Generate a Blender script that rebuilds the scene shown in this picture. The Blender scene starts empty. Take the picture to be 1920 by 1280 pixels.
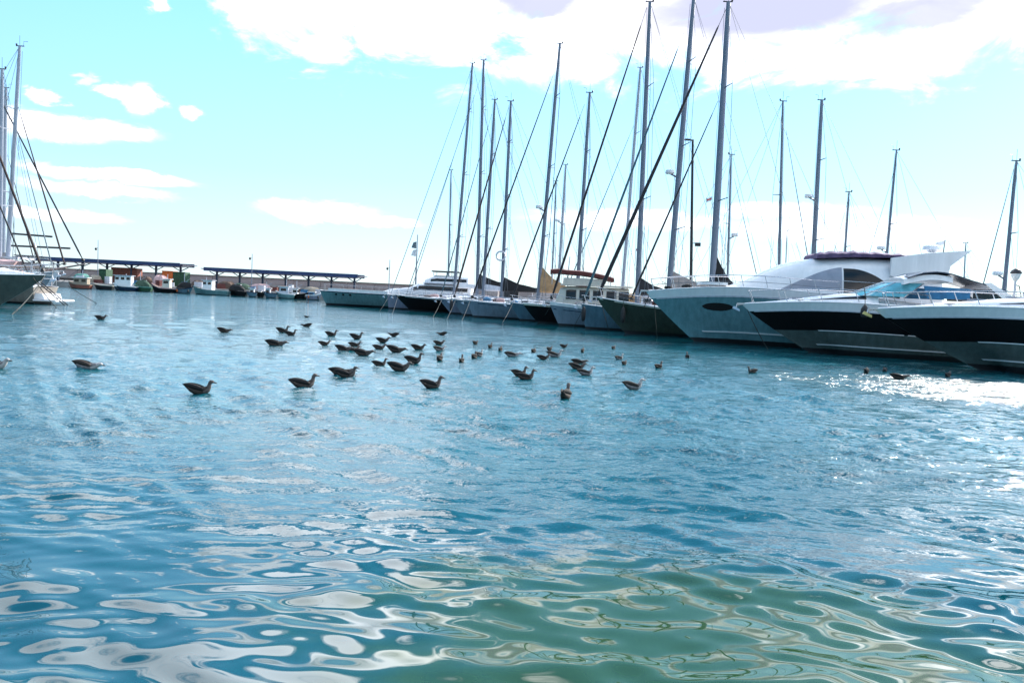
import bpy, math, random
import numpy as np
from mathutils import Vector, Matrix, Euler

random.seed(7)
SC = bpy.context.scene
COL = SC.collection
PI = math.pi
R = math.radians

# ------------------------------------------------------------------ camera
CAM_H = 2.5
F_PX = 1387.0
PITCH = math.atan((640 - 552) / F_PX)
ROLL = math.atan(0.0472)
cd = bpy.data.cameras.new('camera')
cam = bpy.data.objects.new('camera', cd)
COL.objects.link(cam)
cd.sensor_width = 36.0
cd.lens = F_PX / 1920 * 36.0
cd.clip_start = 0.1
cd.clip_end = 12000
fw = Vector((0, math.cos(PITCH), -math.sin(PITCH)))
rt0 = Vector((1, 0, 0))
up0 = rt0.cross(fw)
rt = rt0 * math.cos(ROLL) + up0 * math.sin(ROLL)
up = up0 * math.cos(ROLL) - rt0 * math.sin(ROLL)
M = Matrix((rt, up, -fw)).transposed().to_4x4()
M.translation = Vector((0, 0, CAM_H))
cam.matrix_world = M
SC.camera = cam
EYE = Vector((0, 0, CAM_H))


def ray(px, py):
    return (rt * ((px - 960) / F_PX) + up * ((640 - py) / F_PX) + fw).normalized()


def at_depth(px, py, y):
    """the point of the place that lies Y metres out in the direction of a spot of the photograph"""
    d = ray(px, py)
    return EYE + d * (y / d.y)


def on_water(px, py):
    d = ray(px, py)
    return EYE + d * (-CAM_H / d.z)


# ------------------------------------------------------------------ light
SUN_AZ, SUN_EL = R(44.5), R(27.5)
sund = Vector((math.sin(SUN_AZ) * math.cos(SUN_EL), math.cos(SUN_AZ) * math.cos(SUN_EL), math.sin(SUN_EL)))
sl = bpy.data.lights.new('sun', 'SUN')
sl.energy = 5.0
sl.angle = R(0.5)
sl.color = (1.0, 0.94, 0.86)
so = bpy.data.objects.new('sun', sl)
COL.objects.link(so)
so.rotation_euler = sund.to_track_quat('Z', 'Y').to_euler()

SC.view_settings.view_transform = 'Standard'
SC.view_settings.look = 'None'
SC.view_settings.gamma = 1.0
SC.view_settings.use_curve_mapping = False
SC.view_settings.exposure = 0.8
SC.render.engine = 'CYCLES'
SC.cycles.use_denoising = True
SC.cycles.max_bounces = 7
SC.cycles.transmission_bounces = 4
SC.cycles.sample_clamp_indirect = 6.0
SC.cycles.sample_clamp_direct = 0.0
SC.cycles.caustics_reflective = False
SC.cycles.caustics_refractive = False

W = bpy.data.worlds.new('World')
SC.world = W
W.use_nodes = True
nt = W.node_tree
N, L = nt.nodes, nt.links
for n in list(N):
    N.remove(n)


def nd(t, **kw):
    n = N.new(t)
    for k, v in kw.items():
        setattr(n, k, v)
    return n


def setin(sock, v):
    if hasattr(v, 'is_linked'):
        L.new(v, sock)
    elif v is not None:
        sock.default_value = v


def mth(op, a, b=None, c=None, clamp=False):
    n = nd('ShaderNodeMath', operation=op, use_clamp=clamp)
    for s, v in zip(n.inputs, (a, b, c)):
        setin(s, v)
    return n.outputs[0]


def vm(op, a, b=None):
    n = nd('ShaderNodeVectorMath', operation=op)
    setin(n.inputs[0], a)
    if b is not None:
        setin(n.inputs[1], b)
    return n


def sstep(v, lo, hi, t0=0.0, t1=1.0):
    n = nd('ShaderNodeMapRange', interpolation_type='SMOOTHSTEP')
    for s, x in zip(n.inputs, (v, lo, hi, t0, t1)):
        setin(s, x)
    return n.outputs[0]


def mixc(f, a, b, bt='MIX'):
    n = nd('ShaderNodeMix', data_type='RGBA', blend_type=bt)
    setin(n.inputs[0], f)
    setin(n.inputs[6], a)
    setin(n.inputs[7], b)
    return n.outputs[2]


def noise(vec, scale, detail=5.0, rough=0.55, dist=0.0):
    n = nd('ShaderNodeTexNoise')
    L.new(vec, n.inputs['Vector'])
    n.inputs['Scale'].default_value = scale
    n.inputs['Detail'].default_value = detail
    n.inputs['Roughness'].default_value = rough
    n.inputs['Distortion'].default_value = dist
    return n.outputs['Fac']


SKY_TINT = (0.75, 1.05, 1.05, 1)
tc = nd('ShaderNodeTexCoord')
direc = vm('NORMALIZE', tc.outputs['Generated']).outputs[0]
sx = nd('ShaderNodeSeparateXYZ')
L.new(direc, sx.inputs[0])
X_, Y_, Z_ = sx.outputs
az = mth('ARCTAN2', X_, Y_)
el = mth('ARCSINE', Z_)
sky = nd('ShaderNodeTexSky', sky_type='NISHITA')
sky.sun_disc = False
sky.sun_elevation = SUN_EL
sky.sun_rotation = SUN_AZ
sky.air_density = 1.0
sky.dust_density = 0.6
sky.ozone_density = 1.0
skyn = mixc(1.0, sky.outputs[0], SKY_TINT, 'MULTIPLY')
# pale sea air low down, turning cyan and then blue higher up; brighter on the sun's side
cosg = vm('DOT_PRODUCT', direc, tuple(sund)).outputs['Value']
grad = nd('ShaderNodeValToRGB')
L.new(mth('DIVIDE', mth('MAXIMUM', el, 0.0), PI / 2), grad.inputs[0])
cr_ = grad.color_ramp
STOPS = [(0.0, (3.9, 4.5, 4.8)), (.03, (3.4, 4.5, 5.3)), (.09, (2.5, 4.4, 6.1)), (.20, (1.75, 3.85, 6.4)), (.36, (.65, 2.7, 5.0)), (1.0, (.25, 1.3, 3.4))]
while len(cr_.elements) < len(STOPS):
    cr_.elements.new(.5)
for e_, (q_, c_) in zip(cr_.elements, STOPS):
    e_.position = q_
    e_.color = (*[v / 8 for v in c_], 1)
glow = sstep(cosg, -0.75, 0.75, 6.2, 10.8)
gv = vm('SCALE', grad.outputs[0])
L.new(glow, gv.inputs[3])
skyc = mixc(0.85, skyn, gv.outputs[0])
# cloud deck, flattened by perspective towards the horizon
den = mth('ADD', mth('MAXIMUM', Z_, 0.0), 0.10)
cp = nd('ShaderNodeCombineXYZ')
L.new(mth('DIVIDE', X_, den), cp.inputs[0])
L.new(mth('DIVIDE', Y_, den), cp.inputs[1])
n_big = noise(vm('ADD', cp.outputs[0], (3.7, 1.2, 0)).outputs[0], 1.05, 7.0, 0.60, 0.35)
ae = nd('ShaderNodeCombineXYZ')
L.new(az, ae.inputs[0])
L.new(mth('MULTIPLY', el, 2.2), ae.inputs[1])
n_edge = noise(ae.outputs[0], 7.5, 7.0, 0.62, 0.5)
n_fine = noise(ae.outputs[0], 16.0, 6.0, 0.65, 0.8)
aev_n = nd('ShaderNodeCombineXYZ')
L.new(az, aev_n.inputs[0])
L.new(el, aev_n.inputs[1])
aev_ = aev_n.outputs[0]
# the bank across the upper picture starts about 17 degrees up and goes on overhead
# (only from the middle towards the sun; towards the left it breaks up)
bank_edge = mth('ADD', el, mth('MULTIPLY', mth('SUBTRACT', n_edge, 0.5), 0.26))
side = sstep(az, R(-29), R(-20), 0.24, 0.0)
bank = sstep(mth('SUBTRACT', bank_edge, side), R(14.9), R(18.8))
gaps = sstep(n_big, 0.48, 0.56)
high = sstep(el, R(21.3), R(24.3))
# a wide blue hole opens above the bank, a little to the sun's side of straight ahead
hq = vm('MULTIPLY', vm('SUBTRACT', aev_, (R(20), R(35), 0)).outputs[0], (1 / R(22), 1 / R(15), 0)).outputs[0]
hole = sstep(mth('ADD', vm('LENGTH', hq).outputs['Value'], mth('MULTIPLY', mth('SUBTRACT', n_big, 0.5), 1.5)), 0.75, 1.1)
gaps = mth('MULTIPLY', gaps, hole)
bank = mth('MULTIPLY', bank, mth('ADD', mth('SUBTRACT', 1.0, high), mth('MULTIPLY', high, gaps)))
# single clouds: photograph spot, half sizes in degrees, softness
BLOBS = [((62, 232), 5.5, 1.0, .9), ((160, 238), 4.6, .75, .9), ((200, 328), 6.2, .55, .9), ((190, 358), 5.2, .6, .85),
         ((110, 405), 4.5, .5, .6), ((600, 398), 4.6, .95, .8), ((700, 415), 3.8, .5, .6), ((95, 180), .9, .55, .8),
         ((225, 172), 1.2, .6, .85), ((262, 187), 1.3, 1.3, .9), ((346, 212), .9, .55, .7), ((175, 150), .6, .5, .5),
         ((1180, 412), 9, .9, .65), ((1500, 395), 6, .7, .65), ((1600, 432), 9, 1.2, .65), ((1770, 112), 1.8, 1.2, .8),
         ((1480, 97), 2.6, 1.2, .8), ((600, 92), 2.2, 1.2, .8), ((285, 5), 1.0, .7, .7), ((1100, 128), 2.4, 1.3, .95), ((690, 90), 1.4, .8, .6)]
warp = nd('ShaderNodeCombineXYZ')
L.new(mth('MULTIPLY', mth('SUBTRACT', n_edge, 0.5), 0.10), warp.inputs[0])
L.new(mth('MULTIPLY', mth('SUBTRACT', n_fine, 0.5), 0.028), warp.inputs[1])
aev = nd('ShaderNodeCombineXYZ')
L.new(az, aev.inputs[0])
L.new(el, aev.inputs[1])
aew = vm('ADD', aev.outputs[0], warp.outputs[0]).outputs[0]
single = None
for (px, py), ra, re_, op in BLOBS:
    dv = ray(px, py)
    a0, e0 = math.atan2(dv.x, dv.y), math.asin(dv.z)
    q = vm('MULTIPLY', vm('SUBTRACT', aew, (a0, e0, 0)).outputs[0], (1 / R(ra), 1 / R(re_), 0)).outputs[0]
    ln = vm('LENGTH', q).outputs['Value']
    m = sstep(ln, 1.15, 0.45, 0.0, op)
    single = m if single is None else mth('MAXIMUM', single, m)
mask = mth('MAXIMUM', bank, mth('MULTIPLY', single, 1.0))
mask = mth('MULTIPLY', mask, sstep(el, R(0.5), R(3)))
# clouds are brightest around the sun (forward scattering), lavender grey where they are thick
phase = sstep(cosg, 0.0, 0.95, 6.5, 34.0)
grey = None
for (px, py), ra, re_, op in [((1440, 5), 9.5, 3.0, 1.0), ((1010, 0), 4.5, 1.7, .98), ((1720, 25), 6, 1.5, .93)]:
    dv = ray(px, py)
    q = vm('MULTIPLY', vm('SUBTRACT', aew, (math.atan2(dv.x, dv.y), math.asin(dv.z), 0)).outputs[0], (1 / R(ra), 1 / R(re_), 0)).outputs[0]
    m = sstep(vm('LENGTH', q).outputs['Value'], 1.3, 0.55, 0.0, op)
    grey = m if grey is None else mth('MAXIMUM', grey, m)
grey = mth('MAXIMUM', grey, mth('MULTIPLY', sstep(n_big, 0.60, 0.74, 0.0, .7), sstep(el, R(26), R(32))))
lit = nd('ShaderNodeCombineXYZ')
# low bank dimmer, with folds; unseen clouds above brightened for the water's reflections
fold = sstep(noise(ae.outputs[0], 10.0, 6.0, 0.6, 0.6), 0.34, 0.60, 6.4, 14.0)
upper = sstep(el, R(20.5), R(25.5))
bright = mth('ADD', mth('MULTIPLY', mth('SUBTRACT', 1.0, upper), fold), mth('MULTIPLY', upper, phase))
for i, k_ in enumerate((.985, .985, 1.03)):
    L.new(mth('MULTIPLY', bright, k_), lit.inputs[i])
cc = mixc(grey, lit.outputs[0], (3.5, 3.65, 4.9, 1))
fin = mixc(mth('POWER', mask, 1.5), skyc, cc)
bg = nd('ShaderNodeBackground')
bg.inputs['Strength'].default_value = 0.12
L.new(fin, bg.inputs['Color'])
wo = nd('ShaderNodeOutputWorld')
L.new(bg.outputs[0], wo.inputs[0])


# ------------------------------------------------------------------ materials
def new_mat(name):
    m = bpy.data.materials.new(name)
    m.use_nodes = True
    return m, m.node_tree.nodes, m.node_tree.links, m.node_tree.nodes['Principled BSDF']


def mat(name, col, rough=0.5, metal=0.0, var=0.12, scale=1.5, stretch=(1, 1, 1), bump=0.0, bscale=20.0, coat=0.0, tint=None, spec=.5):
    m, n, l, p = new_mat(name)
    p.inputs['Roughness'].default_value = rough
    p.inputs['Metallic'].default_value = metal
    p.inputs['Coat Weight'].default_value = coat
    p.inputs['Specular IOR Level'].default_value = spec
    t = n.new('ShaderNodeTexCoord')
    mp = n.new('ShaderNodeMapping')
    mp.inputs['Scale'].default_value = stretch
    l.new(t.outputs['Object'], mp.inputs['Vector'])
    a = n.new('ShaderNodeTexNoise')
    a.inputs['Scale'].default_value = scale
    a.inputs['Detail'].default_value = 7
    a.inputs['Roughness'].default_value = 0.65
    l.new(mp.outputs[0], a.inputs['Vector'])
    rp = n.new('ShaderNodeValToRGB')
    rp.color_ramp.elements[0].position = 0.28
    rp.color_ramp.elements[1].position = 0.72
    dk = tint or col
    rp.color_ramp.elements[0].color = (*[max(0, c * (1 - var * 1.6)) for c in dk], 1)
    rp.color_ramp.elements[1].color = (*[min(1, c * (1 + var * .7)) for c in col], 1)
    l.new(a.outputs['Fac'], rp.inputs[0])
    l.new(rp.outputs[0], p.inputs['Base Color'])
    rr = n.new('ShaderNodeMapRange')
    rr.inputs[3].default_value = max(0.02, rough - 0.08)
    rr.inputs[4].default_value = min(1, rough + 0.12)
    l.new(a.outputs['Fac'], rr.inputs[0])
    l.new(rr.outputs[0], p.inputs['Roughness'])
    if bump:
        b = n.new('ShaderNodeTexNoise')
        b.inputs['Scale'].default_value = bscale
        b.inputs['Detail'].default_value = 4
        l.new(mp.outputs[0], b.inputs['Vector'])
        bp = n.new('ShaderNodeBump')
        bp.inputs['Strength'].default_value = bump
        bp.inputs['Distance'].default_value = 0.02
        l.new(b.outputs['Fac'], bp.inputs['Height'])
        l.new(bp.outputs[0], p.inputs['Normal'])
    return m


VS = (.5, .5, 3.0)
STK = (2.2, 2.2, .35)
Mt = dict(
    white=mat('white_gelcoat', (.80, .79, .80), .22, var=.07, scale=1.2, stretch=STK),
    cream=mat('cream_gelcoat', (.62, .58, .50), .28, var=.12, scale=1.2, stretch=STK),
    palegrey=mat('pale_grey_gelcoat', (.55, .56, .62), .25, var=.10, stretch=STK),
    greyblue=mat('grey_blue_shaded_hull', (0.179, 0.230, 0.283), .22, var=.16, stretch=STK),  # shade on the hull sides is put into this grey blue
    lavender=mat('lavender_grey_hull_paint', (0.200, 0.216, 0.283), .22, var=.16, stretch=STK),
    teal=mat('teal_shaded_hull', (.130, .270, .300), .2, var=.18, stretch=STK),  # teal cast of shade and water light, put into the hull colour
    paleteal=mat('pale_teal_shaded_hull', (0.124, 0.236, 0.248), .2, var=.18, stretch=STK),  # paler teal, also carrying the hull's shade in its colour
    bluehull=mat('dull_blue_shaded_hull', (0.081, 0.155, 0.205), .2, var=.18, stretch=STK),  # dull blue that includes the shaded side's tone
    olive=mat('olive_hull_paint', (0.032, 0.045, 0.032), .3, var=.3, stretch=STK),
    greygreen=mat('grey_green_hull_paint', (0.077, 0.105, 0.099), .22, var=.2, stretch=STK),
    black=mat('black_hull_paint', (.003, .003, .004), .3, var=.3, stretch=STK, spec=.2),
    navy=mat('navy_hull_paint', (.012, .025, .06), .18, var=.25, stretch=STK),
    boot=mat('dark_waterline_paint', (.008, .009, .012), .45, var=.5, scale=3, stretch=STK),
    deck=mat('pale_deck_nonskid', (.68, .66, .64), .6, var=.12, scale=4, bump=.2, bscale=60),
    teak=mat('weathered_teak', (.26, .18, .12), .6, var=.3, scale=6, stretch=(1, 14, 1)),
    glass=mat('dark_window_glass', (.004, .0045, .006), .12, var=.2),
    smoke=mat('grey_smoked_windscreen', (.28, .30, .36), .15, var=.12),
    blueglass=mat('blue_tinted_windscreen', (.13, .42, .50), .08, var=.25, scale=2.5),
    mast=mat('anodised_aluminium', (.17, .195, .25), .42, metal=.2, var=.12, scale=2, stretch=(3, 3, .4)),
    palemast=mat('pale_painted_mast', (.36, .38, .44), .4, metal=.1, var=.1, scale=2, stretch=(3, 3, .4)),
    woodmast=mat('varnished_spar', (.30, .20, .17), .35, var=.25, scale=3, stretch=(4, 4, .3)),
    steel=mat('stainless_rail', (.50, .50, .53), .25, metal=.8, var=.1),
    wire=mat('rigging_wire', (.10, .12, .14), .45, metal=.3, var=.1),
    furlblack=mat('black_furled_sail', (.012, .013, .018), .75, var=.3, scale=4, bump=.4),
    furlteal=mat('teal_furled_sail', (.05, .13, .16), .75, var=.3, scale=4, bump=.4),
    furlgrey=mat('grey_furled_sail', (.16, .20, .23), .75, var=.25, scale=4, bump=.4),
    furlbrown=mat('dark_brown_furled_sail', (.05, .03, .028), .75, var=.3, scale=4, bump=.4),
    tan=mat('tan_canvas', (.40, .25, .13), .85, var=.25, scale=3, bump=.5, bscale=9),
    stone=mat('stone_canvas', (.34, .30, .29), .85, var=.2, scale=3, bump=.5, bscale=9),
    maroon=mat('maroon_canvas', (.13, .035, .03), .85, var=.3, scale=3, bump=.4, bscale=9),
    purple=mat('purple_canvas', (.13, .085, .17), .85, var=.35, scale=3, bump=.7, bscale=7),
    bluecanvas=mat('blue_canvas', (.03, .17, .34), .8, var=.25, scale=3, bump=.4, bscale=9),
    blackcanvas=mat('black_canvas', (.01, .01, .012), .85, var=.3, scale=3, bump=.4, bscale=9),
    greyolive=mat('grey_olive_shaded_hull', (.085, .09, .08), .3, var=.25, stretch=STK),  # dark because the hull side's shade is put into the colour
    shadedcream=mat('shaded_cream_paint', (.25, .22, .19), .35, var=.2, stretch=STK),  # cream darkened: the shade on this hull is in its colour
    rope=mat('wet_mooring_rope', (.045, .048, .042), .8, var=.3, scale=10),
    concrete=mat('quay_concrete', (.33, .30, .28), .85, var=.25, scale=.6, bump=.5, bscale=8),
    seawall=mat('pinkish_concrete', (.36, .29, .28), .9, var=.22, scale=.35, stretch=(1, 1, 2.2), bump=.5, bscale=5),
    wallcap=mat('dark_wall_cap', (.17, .15, .13), .9, var=.25, scale=.6),
    roofblue=mat('blue_roof_sheet', (.016, .040, .13), .35, metal=.1, var=.25, scale=.8),
    rooftrim=mat('pale_blue_roof_trim', (.35, .45, .58), .4, var=.15),
    postblue=mat('dark_blue_post_paint', (.02, .04, .09), .45, var=.2),
    rust=mat('rust_red_paint', (.28, .09, .06), .7, var=.35, scale=3),
    orange=mat('orange_paint', (.55, .13, .02), .6, var=.2, scale=2),
    green=mat('dark_green_paint', (.018, .075, .035), .6, var=.3, scale=2),
    seagreen=mat('sea_green_paint', (.10, .30, .24), .6, var=.25, scale=2),
    pink=mat('faded_pink_tarpaulin', (.55, .36, .35), .8, var=.25, scale=1.2, bump=.5, bscale=5),
    net=mat('brown_fishing_net', (.12, .075, .055), .95, var=.5, scale=9, bump=1.0, bscale=25),
    netgreen=mat('green_fishing_net', (.06, .11, .075), .95, var=.5, scale=9, bump=1.0, bscale=25),
    tarp=mat('sand_tarpaulin', (.36, .30, .23), .85, var=.25, scale=1.5, bump=.6, bscale=5),
    darkiron=mat('dark_iron', (.02, .021, .024), .5, metal=.2, var=.2),
    lampglass=mat('frosted_globe', (.75, .76, .76), .3, var=.05),
    redflag=mat('red_flag_cloth', (.55, .06, .06), .8, var=.1),
    whiteflag=mat('pale_flag_cloth', (.72, .72, .74), .8, var=.1),
    yellow=mat('faded_yellow_paint', (.60, .47, .16), .5, var=.2),
    rubber=mat('black_rubber', (.012, .012, .013), .6, var=.2),
    feather=mat('brown_mottled_feathers', (.045, .032, .025), .85, var=.55, scale=22, bump=.4, bscale=40),
    featherdark=mat('dark_wing_feathers', (.014, .011, .010), .85, var=.5, scale=24, stretch=(.5, 2, 2), bump=.4, bscale=40),
    featherpale=mat('pale_head_feathers', (.11, .09, .082), .85, var=.45, scale=30),
    greyback=mat('pale_grey_gull_back', (.16, .15, .15), .85, var=.35, scale=18),
    whitehead=mat('white_gull_head', (.42, .39, .38), .85, var=.3, scale=24),
    bill=mat('dark_horn_bill', (.03, .026, .024), .4, var=.2),
)


# ------------------------------------------------------------------ mesh helper
class MB:
    def __init__(s):
        s.v, s.f, s.m, s.mats = [], [], [], []

    def mi(s, m):
        m = Mt[m] if isinstance(m, str) else m
        if m not in s.mats:
            s.mats.append(m)
        return s.mats.index(m)

    def face(s, idx, m):
        s.f.append(tuple(idx))
        s.m.append(s.mi(m))

    def pts(s, ps):
        k = len(s.v)
        s.v.extend([tuple(p) for p in ps])
        return list(range(k, k + len(ps)))

    def poly(s, ps, m):
        s.face(s.pts(ps), m)

    def hexa(s, b, t, m):
        """a box between four bottom and four top points, both counter-clockwise from above"""
        i = s.pts(list(b) + list(t))
        for q in ((3, 2, 1, 0), (4, 5, 6, 7), (0, 1, 5, 4), (1, 2, 6, 5), (2, 3, 7, 6), (3, 0, 4, 7)):
            s.face([i[k] for k in q], m)

    def box(s, c, d, m, rz=0.0, top=1.0):
        hx, hy, hz = d[0] / 2, d[1] / 2, d[2] / 2
        ca, sa = math.cos(rz), math.sin(rz)

        def P(x, y, z):
            return (c[0] + x * ca - y * sa, c[1] + x * sa + y * ca, c[2] + z)
        s.hexa([P(-hx, -hy, -hz), P(hx, -hy, -hz), P(hx, hy, -hz), P(-hx, hy, -hz)],
               [P(-hx * top, -hy * top, hz), P(hx * top, -hy * top, hz), P(hx * top, hy * top, hz), P(-hx * top, hy * top, hz)], m)

    def rings(s, rs, m, caps=(True, True), closed=True, mrow=None):
        k = [s.pts(r) for r in rs]
        n = len(rs[0])
        for a in range(len(rs) - 1):
            for j in range(n if closed else n - 1):
                j2 = (j + 1) % n
                s.face((k[a][j], k[a][j2], k[a + 1][j2], k[a + 1][j]), mrow[j] if mrow else m)
        if caps[0]:
            s.face(k[0][::-1], m)
        if caps[1]:
            s.face(k[-1], m)

    def tube(s, ps, r, m, n=8, squash=None, up=(0, 0, 1)):
        ps = [Vector(p) for p in ps]
        rr = r if isinstance(r, (list, tuple)) else [r] * len(ps)
        rs = []
        for i, p in enumerate(ps):
            t = (ps[min(i + 1, len(ps) - 1)] - ps[max(i - 1, 0)])
            if t.length < 1e-9:
                t = Vector((0, 0, 1))
            t.normalize()
            a = Vector(up)
            if abs(t.dot(a)) > .97:
                a = Vector((1, 0, 0))
            u = (a - t * a.dot(t)).normalized()
            w = t.cross(u)
            q = squash or (1, 1)
            rs.append([p + u * (rr[i] * q[0] * math.cos(2 * PI * j / n)) + w * (rr[i] * q[1] * math.sin(2 * PI * j / n)) for j in range(n)])
        s.rings(rs, m)

    def ball(s, c, r, m, n=10, k=7):
        r = (r, r, r) if not isinstance(r, (tuple, list)) else r
        rs = []
        for i in range(k + 1):
            a = -PI / 2 + PI * i / k
            ca = max(math.cos(a), 0.03)
            rs.append([(c[0] + r[0] * ca * math.cos(2 * PI * j / n), c[1] + r[1] * ca * math.sin(2 * PI * j / n), c[2] + r[2] * math.sin(a)) for j in range(n)])
        s.rings(rs, m)

    def prism(s, poly, y0, y1, m):
        """polygon of (x, z), counter-clockwise seen from -y, thickened from y0 to y1"""
        a = s.pts([(x, y0, z) for x, z in poly])
        b = s.pts([(x, y1, z) for x, z in poly])
        n = len(poly)
        s.face(a, m)
        s.face(b[::-1], m)
        for i in range(n):
            s.face((a[i], b[i], b[(i + 1) % n], a[(i + 1) % n])[::-1], m)

    def mesh(s, name, smooth=True, angle=38):
        me = bpy.data.meshes.new(name)
        me.from_pydata(s.v, [], s.f)
        for m in s.mats:
            me.materials.append(m)
        me.polygons.foreach_set('material_index', s.m)
        me.update()
        if smooth:
            me.shade_smooth()
            try:
                me.set_sharp_from_angle(angle=R(angle))
            except Exception:
                pass
        return me

    def build(s, name, parent=None, smooth=True, loc=None, rz=None, angle=38):
        o = bpy.data.objects.new(name, s.mesh(name, smooth, angle))
        COL.objects.link(o)
        if parent:
            o.parent = parent
        if loc is not None:
            o.location = loc
        if rz is not None:
            o.rotation_euler = (0, 0, rz)
        return o


def thing(name, label, cat, loc=(0, 0, 0), rz=0.0, group=None, tilt=(0, 0)):
    o = bpy.data.objects.new(name, None)
    COL.objects.link(o)
    o.empty_display_size = .3
    o.location = loc
    o.rotation_euler = (tilt[0], tilt[1], rz)
    o['label'] = label
    o['category'] = cat
    if group:
        o['group'] = group
    return o


def tag(o, label, cat, group=None, kind=None):
    if label:
        o['label'] = label
        o['category'] = cat
    if group:
        o['group'] = group
    if kind:
        o['kind'] = kind
    return o


def lerp(a, b, t):
    return a + (b - a) * t


def ss(a, b, t):
    t = min(1, max(0, (t - a) / (b - a)))
    return t * t * (3 - 2 * t)


def pw(pts, x):
    """piecewise linear"""
    if x <= pts[0][0]:
        return pts[0][1]
    for (a, b), (c, d) in zip(pts, pts[1:]):
        if x <= c:
            return b + (d - b) * (x - a) / (c - a)
    return pts[-1][1]


# ------------------------------------------------------------------ water
def build_water():
    rows = [-2500, -600, -150, -40, -10, -2, 1.0, 2.5]
    y = 3.6
    while y < 100:
        rows.append(y)
        y += max(0.018, y * y / 3600.0)
    rows += [104, 110, 120, 140, 180, 260, 420, 800, 1600, 3200, 9000]
    rows = np.array(rows)
    nc = 430
    c = np.linspace(-1, 1, nc)
    outer = np.array([1.15, 1.5, 2.2, 4.0])
    xs = []
    for yy in rows:
        w = 0.86 * max(yy, 4.0) + 0.4
        core = c * w
        far = np.array([w + (9000 - w) * k for k in (.002, .01, .06, 1.0)])
        xs.append(np.concatenate([-far[::-1], core, far]))
    Xg = np.array(xs)
    ncol = Xg.shape[1]
    Yg = np.repeat(rows[:, None], ncol, 1)
    rng = np.random.default_rng(11)
    H = np.zeros_like(Xg)
    sp = np.maximum(0.018, rows * rows / 3600.0)[:, None]
    wind = R(-100)
    n = 54
    for i in range(n):
        lam = 0.20 * (3.0 / 0.20) ** (i / (n - 1)) * rng.uniform(.92, 1.08)
        th = wind + rng.normal(0, R(26 if lam < 1 else 40))
        ph = rng.uniform(0, 2 * PI)
        slope = 0.0185 * (1.35 if 0.24 < lam < .75 else .95 if lam < 1.2 else .62)
        amp = slope * lam / (2 * PI)
        k = 2 * PI / lam
        fade = np.clip((lam / sp - 2.6) / 2.6, 0, 1)
        zone = 1.0 + (1.0 if 0.3 < lam < 1.7 else .3) * np.clip((Yg - 7.5) / 7.0, 0, 1) * np.clip((70 - Yg) / 40, .3, 1)
        H += zone * fade * amp * np.sin(k * (Xg * math.cos(th) + Yg * math.sin(th)) + ph)
    env = np.ones_like(Xg)
    for i in range(6):
        lam = rng.uniform(2.0, 6.5)
        th = rng.uniform(0, 2 * PI)
        env += .20 * np.sin(2 * PI / lam * (Xg * math.cos(th) + Yg * 1.6 * math.sin(th)) + rng.uniform(0, 6))
    H *= np.clip(env, .35, 1.6)
    inside = (np.abs(Xg) <= 0.87 * np.maximum(Yg, 4) + .41) & (Yg > 2) & (Yg < 101)
    H = np.where(inside, H, 0)
    V = np.stack([Xg, Yg, H], -1).reshape(-1, 3).astype(np.float32)
    nr = len(rows)
    i0 = (np.arange(nr - 1)[:, None] * ncol + np.arange(ncol - 1)[None]).reshape(-1)
    F = np.stack([i0, i0 + 1, i0 + 1 + ncol, i0 + ncol], -1).astype(np.int32)
    me = bpy.data.meshes.new('water')
    me.vertices.add(len(V))
    me.vertices.foreach_set('co', V.reshape(-1))
    me.loops.add(F.size)
    me.loops.foreach_set('vertex_index', F.reshape(-1))
    me.polygons.add(len(F))
    me.polygons.foreach_set('loop_start', np.arange(0, F.size, 4, dtype=np.int32))
    me.polygons.foreach_set('loop_total', np.full(len(F), 4, np.int32))
    me.update()
    me.shade_smooth()
    o = bpy.data.objects.new('water', me)
    COL.objects.link(o)
    o['kind'] = 'structure'

    m, n_, l, p = new_mat('harbour_water')
    tcx = n_.new('ShaderNodeTexCoord')

    def nz(scale, stretch, detail=3, rough=.5, dist=0.0, rot=0.0):
        mp = n_.new('ShaderNodeMapping')
        mp.inputs['Scale'].default_value = stretch
        mp.inputs['Rotation'].default_value = (0, 0, rot)
        l.new(tcx.outputs['Object'], mp.inputs['Vector'])
        t = n_.new('ShaderNodeTexNoise')
        t.inputs['Scale'].default_value = scale
        t.inputs['Detail'].default_value = detail
        t.inputs['Roughness'].default_value = rough
        t.inputs['Distortion'].default_value = dist
        l.new(mp.outputs[0], t.inputs['Vector'])
        return t.outputs['Fac']

    def mr(v, a, b, c=0.0, d=1.0, smooth=True):
        k = n_.new('ShaderNodeMapRange')
        if smooth:
            k.interpolation_type = 'SMOOTHSTEP'
        l.new(v, k.inputs[0])
        for i, x in enumerate((a, b, c, d)):
            k.inputs[i + 1].default_value = x
        return k.outputs[0]

    def mm(op, a, b):
        k = n_.new('ShaderNodeMath')
        k.operation = op
        for s_, v in zip(k.inputs, (a, b)):
            if hasattr(v, 'is_linked'):
                l.new(v, s_)
            else:
                s_.default_value = v
        return k.outputs[0]

    sep = n_.new('ShaderNodeSeparateXYZ')
    l.new(tcx.outputs['Object'], sep.inputs[0])
    # ripples: the lee of the camera's quay is glassy, further out the breeze ruffles the water in patches
    lee = mr(sep.outputs[1], 5.5, 14.0)
    cats = mr(nz(.09, (1, 1, 1), 3, .55), .38, .62, .55, 1.0)
    amt = mm('MULTIPLY', lee, cats)
    # the moored row shelters the water right in front of its bows
    rowd = mm('ADD', mm('MULTIPLY', mm('SUBTRACT', sep.outputs[0], 18.0), -.82), mm('MULTIPLY', mm('SUBTRACT', sep.outputs[1], 36.0), -.58))
    amt = mm('MULTIPLY', amt, mr(rowd, -2.0, 8.0, .12, 1.0))
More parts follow.
